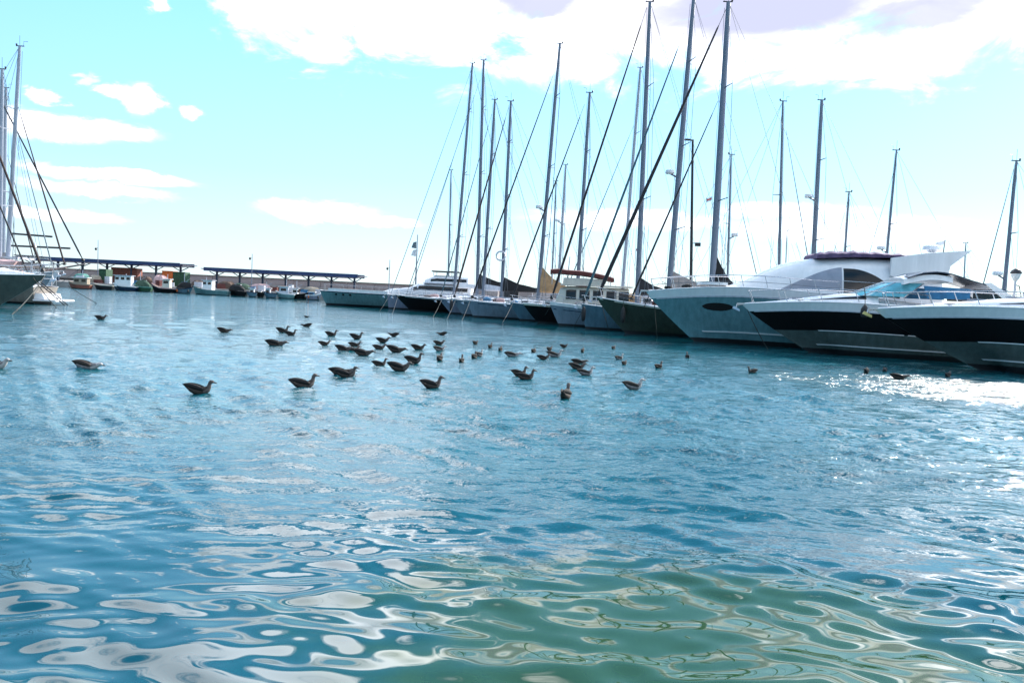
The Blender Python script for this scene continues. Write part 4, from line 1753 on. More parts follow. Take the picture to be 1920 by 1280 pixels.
# ================================================================== the place
far_quay()
shelter(45, 357, 481.5, 146, 'long blue roofed open shelter, the one reaching behind the moored boats at the photo edge')
shelter(389, 683, 503, 146, 'blue roofed open shelter standing alone between the first shelter and the moored row')
far_lamp(184, 450, 466, 139, 'slim lamp post rising over the roof of the longer blue shelter')
far_lamp(473, 476, 484, 139, 'slim lamp post rising over the roof of the shorter blue shelter')
far_lamp(731, 487, 503, 139, 'slim lamp post beyond the end of the shorter shelter, by the first moored yacht')

# things stacked on the far quay
container('orange steel container under the end of the longer blue shelter', 309, 329, 508.5, 141, 'orange')
container('dark green steel container beside the orange one at the shelter end', 329.5, 352, 510.5, 141, 'green')
container('narrow dark green skip standing on end behind the small white cabin boat', 192, 205, 505, 137, 'green', 'skip', 'skip')
container('rust red store box under the middle of the longer shelter roof', 214, 262, 502.5, 147, 'rust', 'store_box', 'box')
heap('tarpaulin_heap', 'sand coloured tarpaulin heap next to the dark green skip', 'tarpaulin', 168, 192, 512, 136, 'tarp', 1, 'covered heaps on the far quay')
heap('tarpaulin_heap', 'pale pink tarpaulin heap in front of the orange container', 'tarpaulin', 287, 313, 511, 136, 'pink', 2, 'covered heaps on the far quay')
heap('tarpaulin_heap', 'long faded pink tarpaulin heap under the shorter shelter', 'tarpaulin', 470, 508, 529, 136, 'pink', 3, 'covered heaps on the far quay')
heap('net_heap', 'green fishing net heap near the brown covered boat on the quay', 'fishing net', 140, 168, 509, 137, 'seagreen', 4, 'fishing net heaps')
heap('net_heap', 'dark brown fishing net heap between the two shelters', 'fishing net', 360, 384, 523, 137, 'net', 5, 'fishing net heaps')
heap('net_heap', 'brown net heap under the first posts of the shorter shelter', 'fishing net', 410, 440, 524, 137, 'net', 6, 'fishing net heaps')
heap('net_heap', 'greenish net heap beside the long pink tarpaulin', 'fishing net', 440, 468, 528, 137, 'netgreen', 7, 'fishing net heaps')
heap('net_heap', 'low brown net heap behind the white pilothouse boat', 'fishing net', 512, 560, 533, 138, 'net', 8, 'fishing net heaps')
heap('net_heap', 'brown net heap near the last post of the shorter shelter', 'fishing net', 615, 690, 538, 138, 'net', 9, 'fishing net heaps')
heap('net_heap', 'brown net heap behind the black hulled work boat', 'fishing net', 254, 288, 514, 137, 'net', 10, 'fishing net heaps')
heap('tarpaulin_heap', 'pale sand tarpaulin heap between shelter post and blue outboard boat', 'tarpaulin', 572, 600, 535, 136, 'tarp', 11, 'covered heaps on the far quay')

rnd = random.Random(5)
cm = MB()
for k in range(4):
    cm.box((0, 0, .14 + .27 * k), (.9, .6, .24), 'palegrey')
crate_me = [cm.mesh('fish_crate_stack', False)]
cm = MB()
for k in range(3):
    cm.box((.03 * k, 0, .14 + .27 * k), (.9, .6, .24), 'bluecanvas')
crate_me.append(cm.mesh('fish_crate_stack', False))
cm = MB()
for k in range(3):
    cm.box((-.02 * k, 0, .16 + .3 * k), (1.0, .7, .26), 'maroon')
crate_me.append(cm.mesh('fish_crate_stack', False))
for px, j, where in [(150, 0, 'brown canopied work boat'), (185, 2, 'low dark open boat'), (203, 0, 'narrow dark green skip, in front of it'), (252, 1, 'navy hulled cabin boat and the green boat'), (270, 0, 'green hulled open boat'),
                     (298, 2, 'black hulled work boat with pale rail'), (322, 0, 'black hulled work boat, under the orange container'), (345, 1, 'dark teal boat with the black cover'), (372, 0, 'stern of the long teal fishing boat'),
                     (415, 2, 'bow of the long teal fishing boat'), (447, 0, 'low black covered boat'), (474, 1, 'small white console boat'), (491, 0, 'black open boat with the white box'), (515, 2, 'small boat with the pale square cabin'),
                     (546, 0, 'pale teal pilothouse boat'), (570, 1, 'black hulled boat with the white cabin'), (598, 0, 'lavender blue outboard boat')]:
    p = at_depth(px, 540, rnd.uniform(133.5, 135.2))
    o = bpy.data.objects.new('fish_crate_stack', crate_me[j])
    COL.objects.link(o)
    o.location = (p.x, p.y, 1.0)
    o.scale = (rnd.uniform(.8, 1.5), 1, rnd.uniform(.7, 1.25))
    o.rotation_euler = (0, 0, rnd.uniform(-.4, .4))
    tag(o, ('pale', 'blue', 'dark red')[j] + ' fish crates by the ' + where, 'fish crates', 'stacks of fish crates on the far quay')
fishing_boat('brown canopied work boat closest to the big hulls at the photo edge', 128, 172, 126, 'rust', (140, 166, 521, 'tarp'), 'tarp')
fishing_boat('low dark open boat with a white gunwale beside the brown canopied boat', 176, 214, 127, 'boot', None, 'cream', mast=False, fb=1.0)
fishing_boat('navy hulled boat with the broadest white cabin on the far quay', 212, 258, 126, 'navy', (217, 248, 517, 'white'), 'white')
fishing_boat('green hulled open fishing boat beside the navy cabin boat', 252, 286, 127, 'green', None, 'seagreen', 'netgreen')
fishing_boat('black hulled work boat with pale rail and pink tarpaulin behind it', 284, 330, 126, 'black', (306, 320, 524, 'cream'), 'pink', fb=1.5)
fishing_boat('dark teal boat with a black cover below the dark green container', 328, 362, 127, 'bluehull', None, 'navy', 'blackcanvas', bow_right=True)
fishing_boat('long teal fishing boat with tall white pilothouse between the shelters', 362, 430, 126, 'paleteal', (382, 400, 526, 'white'), 'paleteal', fb=1.4)
fishing_boat('low black boat with a dark cover next to the long teal boat', 428, 464, 127, 'black', None, 'black', 'blackcanvas', mast=False)
fishing_boat('small white console boat next to the low black boat', 462, 482, 126, 'bluehull', (468, 477, 541, 'white'), 'navy', mast=False, fb=.9)
fishing_boat('black open boat with a white box on deck by the long pink tarpaulin', 478, 497, 127, 'black', (484, 490, 545, 'white'), 'black', mast=False, fb=1.0)
fishing_boat('small boat with a pale square cabin beside the long pink tarpaulin', 494, 520, 126, 'bluehull', (498, 507, 541, 'palegrey'), 'navy', fb=1.0)
fishing_boat('pale teal fishing boat with white pilothouse and flat roof under the shorter shelter', 517, 553, 126, 'paleteal', (524, 541, 538, 'palegrey'), 'white', fb=1.25)
fishing_boat('black hulled boat with white cabin next to the pale teal pilothouse boat', 546, 580, 127, 'black', (548, 559, 541, 'white'), 'black', bow_right=True)
fishing_boat('lavender blue boat with outboard motors, last small boat before the moored row', 574, 604, 126, 'lavender', (579, 590, 548, 'bluecanvas'), 'white', mast=False, bow_right=True)

# ---- boats on this side, photo edge with the near masts
EDGE = 'yachts moored at the quay opposite the long row'
gg, ggh = sailboat('grey green yacht with white deckhouse and overhanging bow, frontmost at the photo edge', (88, 516), 50, 6, 17, 4.6, 'greyolive', fs=1.6, fm=2.1, rake=3.2, flip=True, group=EDGE, ch=1.15, cabin=(.1, .74), windows=5,
         mast_top=(-118, -10), mast_base_px=(-128, 500), stays=[((82, 515), (-104, 20), .085, 'furlbrown'), ((52, 512), (-112, 120), .05, 'furlblack')], spreaders=3)
sts = []
for i in range(9):
    q = i / 8
    x = ggh.L / 2 - lerp(7.0, .55, q)
    w = max(.08, min(1.5, ggh.half(x) - .3))
    z0 = ggh.deck_z(x, w) - .05
    sts.append((x, z0, z0 + lerp(.85, .1, q ** 1.6), w, w * .85))
b = MB()
loft_house(b, sts, 'white')
fh = b.build('foredeck_house', gg.root)
side_window(fh, sts, sts[0][0] + .6, sts[0][0] + 3.2, .4, lambda q: lerp(.8, .6, q), 'glass', 'window')
cr, crh = sailboat('cream hulled yacht with stepped stern platform and swim ladder', (-243, 510), 58, -2, 13.5, 4.2, 'shadedcream', fs=1.35, rake=1.0, group=EDGE, mast_top=(4, 130), mast_base_px=(-2, 500), mastm='palemast',
                   stays=[((-205, 510), (0, 150), .1, 'furlgrey')], spreaders=2, cover=('stone', .8, .3, .9))
b = MB()
b.hexa([(-8.25, -1.3, .28), (-6.6, -1.5, .28), (-6.6, 1.5, .28), (-8.25, 1.3, .28)], [(-8.2, -1.3, .40), (-6.6, -1.5, .40), (-6.6, 1.5, .40), (-8.2, 1.3, .40)], 'white')
b.hexa([(-7.3, -1.2, .42), (-6.6, -1.3, .42), (-6.6, 1.3, .42), (-7.3, 1.2, .42)], [(-7.15, -1.2, .85), (-6.6, -1.3, .85), (-6.6, 1.3, .85), (-7.15, 1.2, .85)], 'white')
b.build('stern_platform', cr.root, False)
b = MB()
for sd in (.35, .8):
    b.tube([(-6.5, sd, 1.75), (-7.5, sd, .95), (-8.7, sd, -.05)], .045, 'darkiron', 5)
for k in range(7):
    q = k / 6
    b.tube([(lerp(-6.9, -8.5, q), .35, lerp(1.45, .1, q)), (lerp(-6.9, -8.5, q), .8, lerp(1.45, .1, q))], .03, 'darkiron', 4)
b.build('swim_ladder', cr.root)
b = MB()
for sd in (1, -1):
    b.tube([(-6.3, 1.5 * sd, 1.4), (-6.5, 1.45 * sd, 3.2), (-6.1, 1.3 * sd, 3.6), (-5.2, 1.3 * sd, 3.65)], .05, 'steel', 6)
b.tube([(-6.1, -1.3, 3.6), (-6.1, 1.3, 3.6)], .05, 'steel', 6)
b.tube([(-5.2, -1.3, 3.65), (-5.2, 1.3, 3.65)], .05, 'steel', 6)
ar = b.build('stern_arch', cr.root)
for k in (-.72, .72):
    b = MB()
    b.box((-5.7, k, 3.72), (1.3, 1.2, .06), 'navy')
    b.build('solar_panel', ar, False)
b = MB()
b.tube([(-6.35, .9, 3.3), (-6.4, .9, 4.4)], .03, 'steel', 5)
b.tube([(-6.4, .9, 4.4), (-6.4, .9, 4.75)], [.12, .04], 'white', 8)
b.build('aerial', ar)
b = MB()
rs = []
for i in range(7):
    x = lerp(-4.9, -2.2, i / 6)
    z = 3.15 + .12 * math.sin(PI * i / 6)
    rs.append([(x, -1.5, z - .3), (x, 1.5, z - .3), (x, 1.4, z), (x, 0, z + .12), (x, -1.4, z)])
b.rings(rs, 'pink')
b.build('cockpit_awning', cr.root)
for x in (-4.8, -2.4):
    b = MB()
    for sd in (1, -1):
        b.tube([(x, 1.45 * sd, 1.4), (x, 1.45 * sd, 2.95)], .035, 'steel', 5)
    b.build('awning_frame', cr.root)
b = MB()
b.box((-5.6, 1.75, 2.0), (.9, .12, .55), 'maroon')
b.build('dodger', cr.root, False)
b = MB()
for sd in (1, -1):
    b.box((-4.2, sd * 1.72, 1.22), (4.0, .06, .26), 'glass')
b.build('stern_window', cr.root, False)
lt, lth = sailboat('yacht with silver mast and two level poles behind the cream yacht', (101, 510), 65, 4, 15, 4.2, 'greyblue', fs=1.5, rake=1.4, flip=True, group=EDGE, mast_top=(37, 87), mast_base_px=(13, 500), mastm='palemast', sprit=(124, 501),
                   stays=[((122, 498), (34, 200), .075, 'furlbrown'), ((98, 500), (32, 245), .05, 'furlgrey')], spreaders=2, cover=('stone', .7, .3, .9))
for (x0, y0), (x1, y1) in (((15, 437), (92, 443)), ((15, 460), (126, 465))):
    a, c = lt.loc(x0, y0), lt.loc(x1, y1)
    b = MB()
    b.tube([(a[0], .5, a[1]), (c[0], .5, c[1])], .085, 'darkiron', 8)
    b.build('pole', lt.root)
a, c = lt.loc(2, 484), lt.loc(50, 484)
b = MB()
b.box(((a[0] + c[0]) / 2, 0, (a[1] + c[1]) / 2), (c[0] - a[0], 2.6, .16), 'palegrey')
for sd in (1, -1):
    for q in (.1, .5, .9):
        b.tube([(lerp(a[0], c[0], q), 1.2 * sd, lth.deck_z(lerp(a[0], c[0], q))), (lerp(a[0], c[0], q), 1.2 * sd, a[1])], .05, 'steel', 5)
b.build('hard_canopy', lt.root, False)
sailboat('yacht with a long dark forestay reaching over the far shelter roof', (112, 508), 74, 4, 18, 4.4, 'palegrey', fs=1.5, rake=1.4, flip=True, group=EDGE, mast_top=(-80, 30), mast_base_px=(-100, 500), sprit=(160, 494),
         stays=[((158, 492), (-72, 45), .085, 'furlblack')], spreaders=3, cover=('stone', .7, .3, .9))

sailboat('yacht with a thick pale mast and a short forestay, hidden low behind the group', (70, 507), 84, 4, 17, 4.2, 'white', fs=1.5, rake=1.4, flip=True, group=EDGE, mast_top=(11, 165), mast_base_px=(5, 500), mastm='palemast', r0=.24,
         stays=[((72, 503), (14, 290), .06, 'furlbrown')], spreaders=3, cover=('stone', .8, .3, .9))

# ---- the long row, from the farthest to the nearest
old_motor_yacht()
row = {}
row['a'] = sailboat('lavender yacht with thin teal forestays between teal motor yacht and black yacht', (726, 552), 92.5, 3, 18, 4.2, 'lavender', fs=1.4, rake=.25, mast_top=(886, 119), mast_base_px=(851, 545),
                    stays=[((733, 550), (884, 130), .035, 'furlteal'), ((768, 550), (881, 200), .035, 'furlteal')], spreaders=3, hood='stone', cover=('whiteflag', .7, .3, .92))
row['b'] = sailboat('black hulled yacht with raked bow and tall grey mast', (742, 553), 88, 3, 19, 4.2, 'black', fs=1.4, rake=1.9, stripe=('whiteflag', .93), mast_top=(907, 113), mast_base_px=(895, 545),
                    stays=[((762, 553), (900, 150), .04, 'furlteal')], spreaders=3, cover=('blackcanvas', 1.7, .35, .9), hood='blackcanvas', r0=.21)
row['c'] = sailboat('grey lavender yacht with dull teal furled sail, right after the black hulled yacht', (824, 560), 84, 3, 16, 3.9, 'lavender', fs=1.3, rake=1.4, stripe=('navy', .84), mast_top=(928, 187), mast_base_px=(906, 545),
                    stays=[((812, 560), (922, 214), .055, 'furlteal')], spreaders=2, hood='stone', cover=('palegrey', .7, .3, .92))
row['d'] = sailboat('grey blue yacht with almost black furled sail and a ring buoy high at its mast', (849, 561), 80, 3, 16, 3.8, 'greyblue', fs=1.3, rake=1.2, stripe=('navy', .82), mast_top=(958, 190), mast_base_px=(941, 545),
                    stays=[((851, 560), (954, 200), .10, 'furlbrown')], spreaders=3, cover=('blackcanvas', 1.5, .3, .9))
row['e'] = sailboat('grey blue yacht with a tan sail cover rising up its mast', (876, 563), 76, 3, 17, 3.8, 'greyblue', fs=1.3, rake=.7, stripe=('navy', .86), mast_top=(1050, 82), mast_base_px=(1009, 545),
                    stays=[((884, 562), (1042, 128), .085, 'furlblack')], spreaders=3, cover=('tan', 2.7, .5, .55), radar=(1008, 388), hood='stone', r0=.2)
row['f'] = sailboat('yacht with pale deck and brown mast foot, just before the black trawler yacht', (956, 567), 72, 3, 16, 3.8, 'bluehull', fs=1.3, rake=1.1, mast_top=(1106, 174), mast_base_px=(1082, 545),
                    stays=[((957, 566), (1096, 196), .085, 'furlblack')], spreaders=2, cover=('maroon', 1.5, .35, .5), hood='tan')
trawler()
row['g'] = sailboat('grey blue yacht with dark line under its white deck, right after the black trawler yacht', (1030, 566), 64, 3, 17, 3.9, 'greyblue', fs=1.35, rake=.95, stripe=('navy', .70), mast_top=(1219, 4), mast_base_px=(1196, 545), bands=[(0, 'boot'), (.1, 'greyblue'), (.88, 'white')],
                    stays=[((1030, 565), (1213, 14), .105, 'furlblack')], spreaders=2, hood='stone', r0=.22, cover=('furlblack', 1.5, .35, .5))
row['h'] = sailboat('blue hulled yacht with teal furled sail and a beige sail cover on a long boom', (1090, 570), 59.7, 3, 17, 4.0, 'bluehull', fs=1.35, rake=.45, mast_top=(1301, -4), mast_base_px=(1254, 530),
                    stays=[((1089, 566), (1282, 62), .10, 'furlteal')], spreaders=3, cover=('stone', 2.0, .42, .95), boom_len=7.6, radar=(1262, 323), flags=[((1325, 372), 'redflag')], r0=.23)
row['i'] = sailboat('olive hulled yacht with high overhanging bow, tallest thick mast and black sail cover', (1118, 557), 55, 3, 20, 4.3, 'olive', fs=1.5, fm=1.75, rake=2.3, stripe=('cream', .95), mast_top=(1366, 4), mast_base_px=(1336, 530), deck_m='teak', cabin_m='cream',
                    stays=[((1106, 556), (1362, 16), .14, 'furlblack'), ((1182, 560), (1346, 190), .075, 'furlblack')], spreaders=2, cover=('blackcanvas', 2.9, .25, .42), r0=.25, boom_len=7.0)
fy, fyh = flybridge_yacht()
c1, c1h = cruiser('black striped motor cruiser with blue windscreen and white hard top', (1390, 574), 43, 10, 15, 5.8, True)
c2, c2h = cruiser('nearest black striped motor cruiser with long guard rail and yellowed bow anchor', (1638, 584), 36, 14, 15, 7.2, False, 4.7)

# ring buoy at the mast of one yacht
xx, zz = row['d'][0].loc(941, 480)
b = MB()
b.tube([(xx + .1 + .48 * math.cos(a), .25, zz + .48 * math.sin(a)) for a in [PI * k / 10 for k in range(21)]], .09, 'palegrey', 6)
b.build('ring_buoy', row['d'][0].root)

# ---- yachts beyond the pontoon, seen as masts over the row
BG = 'yachts beyond the pontoon'


def beyond(label, bow, d, L_, top, base, flip=False, stays=(), r0=.15, m='mast', spreaders=1, **kw):
    return sailboat(label, bow, d, 2, L_, 3.7, 'white', fs=1.3, fb=1.7, flip=flip, group=BG, mast_top=top, mast_base_px=base, stays=stays, r0=r0, mastm=m, spreaders=spreaders, simple=True, windows=3, **kw)


beyond('yacht whose short thin mast stands just before the first tall mast pair', (765, 556), 114, 14, (846, 319), (840, 545), r0=.13)
beyond('yacht with a thin pale mast showing between the tan sail cover and the next mast', (965, 566), 104, 14, (1061, 309), (1046, 545), m='palemast', r0=.2, radar=(1047, 413))
beyond('yacht with a thin dark mast close beside the thin pale mast', (955, 566), 112, 13, (1043, 340), (1034, 545), r0=.13)
beyond('yacht with a pale tall mast and red flag half hidden behind thicker masts', (1050, 570), 90, 19, (1201, 127), (1166, 545), stays=[((1052, 566), (1188, 236), .06, 'furlteal')], m='palemast', r0=.2, spreaders=2, flags=[((1193, 466), 'redflag')])
beyond('yacht with a thin mast and its stay slanting down towards the flybridge yacht', (1442, 580), 75, 13, (1371, 290), (1365, 545), True, [((1436, 575), (1377, 335), .05, 'furlgrey')], r0=.12, radar=(1372, 440))
beyond('yacht with a slim tall mast rising over the wheelhouse of the flybridge yacht', (1540, 584), 70, 14, (1468, 190), (1462, 545), True, [((1535, 575), (1474, 245), .05, 'furlgrey')], r0=.15)
beyond('yacht with the thick mast and bracketed radar rising above the purple cover', (1445, 584), 66, 14, (1541, 188), (1524, 530), r0=.22, radar=(1522, 368), spreaders=2)
beyond('yacht with the shortest mast above the purple cover', (1530, 584), 75, 11, (1592, 360), (1581, 530), stays=[((1532, 580), (1590, 376), .03, 'furlgrey')], r0=.12)
beyond('yacht with a slender black tipped mast over the rear wing of the flybridge yacht', (1592, 586), 70, 14, (1681, 282), (1657, 530), stays=[((1594, 580), (1676, 322), .03, 'furlgrey')], r0=.13, radar=(1661, 465))
beyond('yacht with a teal grey mast standing by the mushroom lamp', (1822, 592), 58, 13, (1906, 302), (1882, 550), stays=[((1824, 590), (1901, 316), .045, 'furlgrey')], r0=.15, radar=(1884, 513))
beyond('yacht with a very short thin mast near the flybridge yacht windscreen', (1440, 582), 105, 10, (1476, 432), (1473, 545), r0=.07)
beyond('yacht with a pale pole mast behind the blue canvas boats', (1770, 592), 100, 11, (1811, 456), (1808, 560), r0=.1, m='palemast')

cabin_boat('white cabin boat with blue canvas top and radar arch behind the black striped cruiser', (1716, 578), 54, 2, 11, 'navy', 'bluecanvas')
cabin_boat('white cabin boat with black canvas top next to the mushroom lamp', (1800, 582), 60, 2, 12, 'white', 'navy')
cabin_boat('small white cabin boat with grey canvas and aerial between masts and flybridge yacht', (1745, 582), 72, 2, 10, 'white', 'furlgrey')
cabin_boat('white cabin boat with a tan canvas top seen between the row masts', (1130, 566), 92, 2, 11, 'white', 'stone')

# ---- lamps on the pontoon
A = at_depth(1297, 560, 71)
T = at_depth(1299, 262, 71)
t = thing('street_lamp', 'tall black lamp post with a short arm among the yacht masts', 'street lamp', (A.x, 71, .5))
dx = T.x - A.x
b = MB()
b.tube([(0, 0, 0), (0, 0, .5), (dx * .5, 0, T.z * .5), (dx, 0, T.z - .5)], [.2, .16, .14, .11], 'darkiron', 8)
b.build('pole', t)
b = MB()
b.tube([(dx, 0, T.z - .58), (dx - .55, 0, T.z - .5)], .08, 'darkiron', 6)
b.box((dx - .5, 0, T.z - .53), (.5, .3, .14), 'darkiron')
b.build('lamp_head', t)
z = at_depth(1299, 458, 71).z - .5
b = MB()
b.box((dx * .3 + .5, 0, z), (.5, .3, .34), 'darkiron')
b.tube([(dx * .3, 0, z + .1), (dx * .3 + .5, 0, z + .1)], .04, 'darkiron', 5)
b.build('lamp_box', t)

T = at_depth(1906, 503, 45)
t = thing('street_lamp', 'mushroom topped globe lamp on a pale post at the photo edge', 'street lamp', (T.x, 45, .5))
zt = T.z - .5
b = MB()
b.tube([(0, 0, 0), (0, 0, .3), (0, 0, .32), (0, 0, zt - .75)], [.12, .12, .07, .06], 'palegrey', 8)
b.build('pole', t)
b = MB()
b.tube([(0, 0, zt - .78), (0, 0, zt - .6), (0, 0, zt - .42), (0, 0, zt - .3)], [.08, .19, .26, .26], 'lampglass', 12)
b.build('globe', t)
b = MB()
b.tube([(0, 0, zt - .32), (0, 0, zt - .28), (0, 0, zt - .12), (0, 0, zt)], [.30, .33, .24, .04], 'darkiron', 14)
b.build('lamp_shade', t)

# ---- fenders between the yachts
for (px, py, d, lab) in [(1094, 588, 59.0, 'long dark fender squeezed between the grey blue yacht and the blue hulled yacht'), (1168, 590, 54.0, 'black fender hanging on the blue hulled yacht beside the olive bow'), (846, 572, 79.6, 'small dark fender by the bow of the yacht with the ring buoy')]:
    p = at_depth(px, py, d)
    t = thing('fender', lab, 'fender', p)
    b = MB()
    b.tube([(0, 0, -.6), (0, 0, -.5), (0, 0, -.2), (0, 0, .3), (0, 0, .5), (0, 0, .58)], [.05, .14, .18, .18, .1, .04], 'rubber', 9)
    b.build('fender_body', t)
    b = MB()
    b.tube([(0, 0, .56), (0, .1, 1.2)], .02, 'rope', 4)
    b.build('cord', t)

# ---- fender over the side of the first cruiser
p = at_depth(1617, 583, 39.6)
t = thing('fender', 'black fender hanging on a cord over the side of the black striped cruiser', 'fender', (p.x, p.y - .25, p.z))
b = MB()
b.tube([(0, 0, -.36), (0, 0, -.3), (0, 0, -.1), (0, 0, .12), (0, 0, .26), (0, 0, .34)], [.08, .17, .21, .19, .1, .04], 'rubber', 10)
b.build('fender_body', t)
b = MB()
b.tube([(0, 0, .32), (0, .08, .9), (.0, .3, 1.35)], .025, 'rope', 5)
b.build('cord', t)


def bowpt(bt, h, dz=0.0, back=.3):
    q = bt.org + bt.dir * (bt.L / 2 - back)
    return (q.x, q.y, h.sheer(1) + dz)


rope('mooring rope slanting from the flybridge yacht bow down across the olive hull', bowpt(fy, fyh), on_water(1188, 616), .15, .03)
rope('mooring rope from the olive yacht bow down into the water', bowpt(*row['i']), on_water(1142, 620), .1, .025)
rope('mooring rope from the blue yacht bow down to the water', bowpt(*row['h']), on_water(1076, 612), .1, .022)
rope('mooring rope of the grey blue yacht after the black trawler', bowpt(*row['g']), on_water(1012, 604), .1, .022)
rope('mooring rope hanging from the first black striped cruiser', bowpt(c1, c1h, -.2), on_water(1440, 655), .1, .025)
rope('thin rope running out over the open water from the edge yachts', at_depth(128, 536, 70), on_water(182, 569), .05, .03)
rope('slack rope from the overhanging bow of the grey green yacht', at_depth(84, 517, 49.6), on_water(22, 590), .2, .035)
rope('rope crossing in front of the cream hull', at_depth(62, 520, 49.0), on_water(106, 577), .1, .03)
rope('mooring rope down from the bow of the lavender yacht', bowpt(*row['a']), on_water(712, 583), .1, .022)
rope('mooring rope down from the black hulled yacht', bowpt(*row['b']), on_water(735, 590), .1, .022)
rope('mooring rope down from the grey lavender yacht', bowpt(*row['c']), on_water(812, 594), .1, .022)
rope('mooring rope down from the yacht with the ring buoy', bowpt(*row['d']), on_water(838, 598), .1, .022)
rope('mooring rope down from the yacht with the tan sail cover', bowpt(*row['e']), on_water(866, 601), .1, .022)
rope('mooring rope down from the yacht just before the black trawler', bowpt(*row['f']), on_water(942, 605), .1, .022)
rope('second mooring rope of the flybridge yacht, dropping steeply', bowpt(fy, fyh, -.1, .5), on_water(1232, 632), .1, .028)

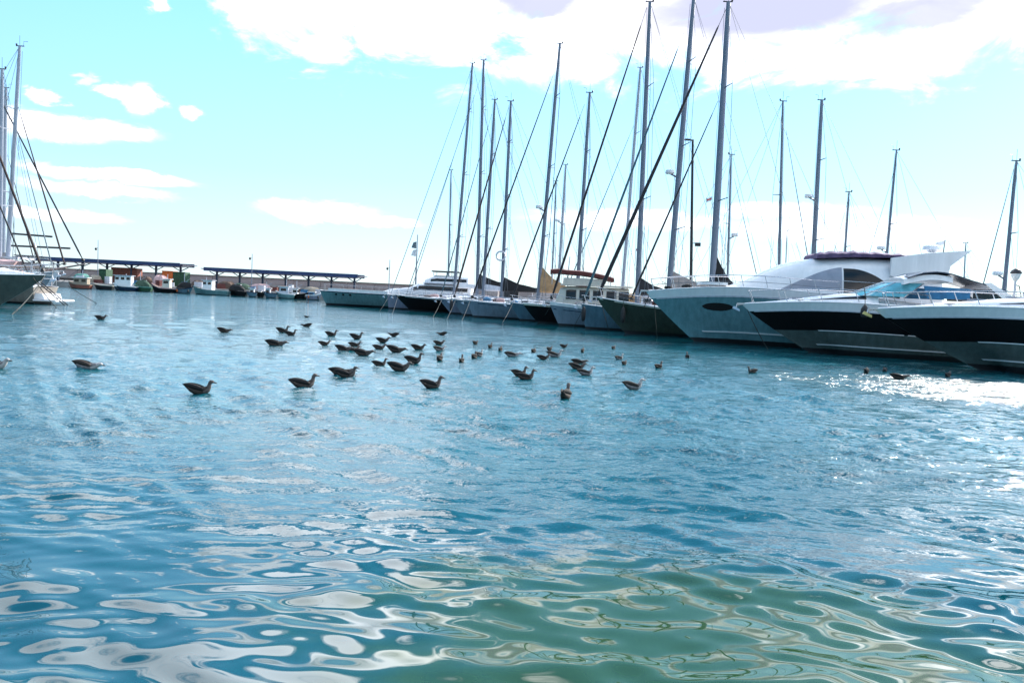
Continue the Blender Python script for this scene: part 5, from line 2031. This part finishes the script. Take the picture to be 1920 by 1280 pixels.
# ---- gulls: spot under the bird, heading (0 right, 90 away), neck pose, label
GULLS = [
    (-8, 690, 0, 'mid', 'gull half cut off by the photo edge, swimming into view', 1.0),
    (163, 692, 8, 'low', 'gull with low stretched neck, nearest one below the cream yacht', 1.05),
    (373, 738, 6, 'up', 'nearest dark gull with upright neck, alone in the open water', 1.0),
    (569, 727, 28, 'up', 'dark gull with upright neck, second of the near line', 1.0),
    (649, 707, 0, 'up', 'gull with long tail, third of the near line, hiding another bird', 1.05),
    (640, 702.5, 10, 'low', 'gull almost hidden behind the third bird of the near line', 1.0),
    (809, 727, 24, 'up', 'dark gull with bill tipped down, fourth of the near line', 1.0),
    (1060, 747, 72, 'up', 'gull facing away, closest bird in front of the blue hulled yacht', 1.05),
    (1187, 729, 14, 'up', 'gull with pale back and raised tail, in front of the olive yacht', .95),
    (986, 711, 10, 'up', 'front gull of the close pair before the black trawler yacht', .95),
    (974, 704, 20, 'up', 'rear gull of the close pair before the black trawler yacht', .85),
    (1098, 703, 12, 'up', 'front gull of the trio before the blue hulled yacht', .9),
    (1082, 692, 10, 'mid', 'middle gull of the trio before the blue hulled yacht', .9),
    (1086, 682, 5, 'low', 'rear gull of the trio before the blue hulled yacht', .9),
    (1235, 690, 48, 'up', 'lone gull turned away below the flybridge yacht bow', .85),
    (1289, 672, 88, 'up', 'tiny gull facing away below the oval port light', .85),
    (1410, 699, 200, 'up', 'lone gull below the bow of the black striped cruiser', .75),
    (1624, 699, 60, 'mid', 'round dark gull at the edge of the sun glitter, first of three', .85),
    (1659, 696, 240, 'low', 'round dark gull at the edge of the sun glitter, second of three', .85),
    (1686, 710, -12, 'low', 'gull stretched flat in the sun glitter, third of three', .95),
    (1777, 706, 40, 'mid', 'single gull farthest into the sun glitter', .75),
    (189, 599, 5, 'mid', 'gull with raised tail, the lone far one by the cream yacht ladder', 1.0),
    (420, 623, 8, 'low', 'lone gull between the cream yacht and the main flock', 1.0),
    (530, 623.5, 4, 'up', 'upper gull of the overlapping pair at the head of the flock', 1.0),
    (545, 628, 5, 'up', 'lower gull of the overlapping pair at the head of the flock', .95),
    (517, 649, 6, 'low', 'gull with outstretched neck below the overlapping pair', 1.2),
    (575, 613, 170, 'low', 'small gull with raised tail beyond the overlapping pair', .95),
    (575, 595, 20, 'low', 'farthest tiny gull, nearest to the teal motor yacht', .6),
    (608, 647, 32, 'mid', 'short looking gull beneath the teal motor yacht, lower one', .8),
    (621, 630, 0, 'up', 'slim gull beneath the teal motor yacht, upper one', .95),
    (644, 658, 5, 'low', 'low lying gull at the edge of the tight bunch', 1.0),
    (665, 649, 25, 'mid', 'upper small gull in the tight bunch of four', .8),
    (663, 658, 40, 'mid', 'middle small gull in the tight bunch of four', .8),
    (668, 635, 0, 'up', 'slim gull swimming alone above the tight bunch of four', 1.0),
    (681, 666, 0, 'low', 'long gull in front of the tight bunch of four', 1.05),
    (711, 655, 30, 'mid', 'gull with neck drawn in behind the head-down gull', .85),
    (718, 641, 8, 'mid', 'front gull of the touching pair below the black yacht', 1.0),
    (738, 630, 175, 'low', 'rear gull of the touching pair below the black yacht', .85),
    (742, 660, 0, 'low', 'dark head-down gull in the middle of the flock', 1.15),
    (712, 686, 26, 'up', 'upright gull behind the long tailed gull', .85),
    (748, 694, 4, 'mid', 'long tailed gull in front row of the flock centre', 1.15),
    (776, 680, 2, 'up', 'dark gull behind the long tailed gull', 1.0),
    (784, 655, 6, 'mid', 'gull below the grey lavender yacht bow', .95),
    (829, 628, 185, 'low', 'faint far gull close to the grey lavender yacht waterline', .85),
    (823, 646, 25, 'mid', 'gull just below the faint far gull', .85),
    (824, 658, 30, 'mid', 'gull third in the column under the faint far gull', .8),
    (824, 676, 80, 'mid', 'dark gull facing away, lowest of the column', .85),
    (865, 679, 85, 'up', 'dark gull facing away with a pointed head, beside the column', .85),
    (889, 671, 75, 'up', 'nearer gull of a huddled pair facing away', .8),
    (899, 668, 60, 'up', 'farther gull of a huddled pair facing away', .75),
    (891, 645, 60, 'mid', 'far gull under the grey blue hull with the dark furled sail', .7),
    (919, 652, 70, 'up', 'far gull just beyond the huddled pair', .7),
    (938, 658, 80, 'mid', 'small far gull below the yacht with the tan sail cover', .8),
    (961, 669, 8, 'low', 'gull swimming up to the close pair, neck stretched', 1.0),
    (1000, 660, 70, 'mid', 'small round gull before the black trawler bow', .75),
    (1019, 673, 12, 'mid', 'lower gull of three bunched before the grey blue yacht', .8),
    (1040, 669, 2, 'up', 'slim gull of three bunched before the grey blue yacht', 1.0),
    (1030, 657, 60, 'mid', 'topmost gull of three bunched before the grey blue yacht', .75),
    (1057, 651, 20, 'mid', 'far gull near the waterline of the grey blue yacht', .7),
    (1092, 660, 75, 'mid', 'single far gull near the waterline of the blue hulled yacht', .7),
    (1161, 674, 35, 'up', 'upper gull of the small pair before the olive hull', .75),
    (1170, 683, 60, 'mid', 'lower gull of the small pair before the olive hull', .7),
    (1150, 654, 60, 'mid', 'faint far gull near the olive hull waterline', .7),
]
for i, g in enumerate(GULLS):
    gull(*g, pale=i in (0, 1, 8, 11, 17 + 28, 49, 53, 56, 60))
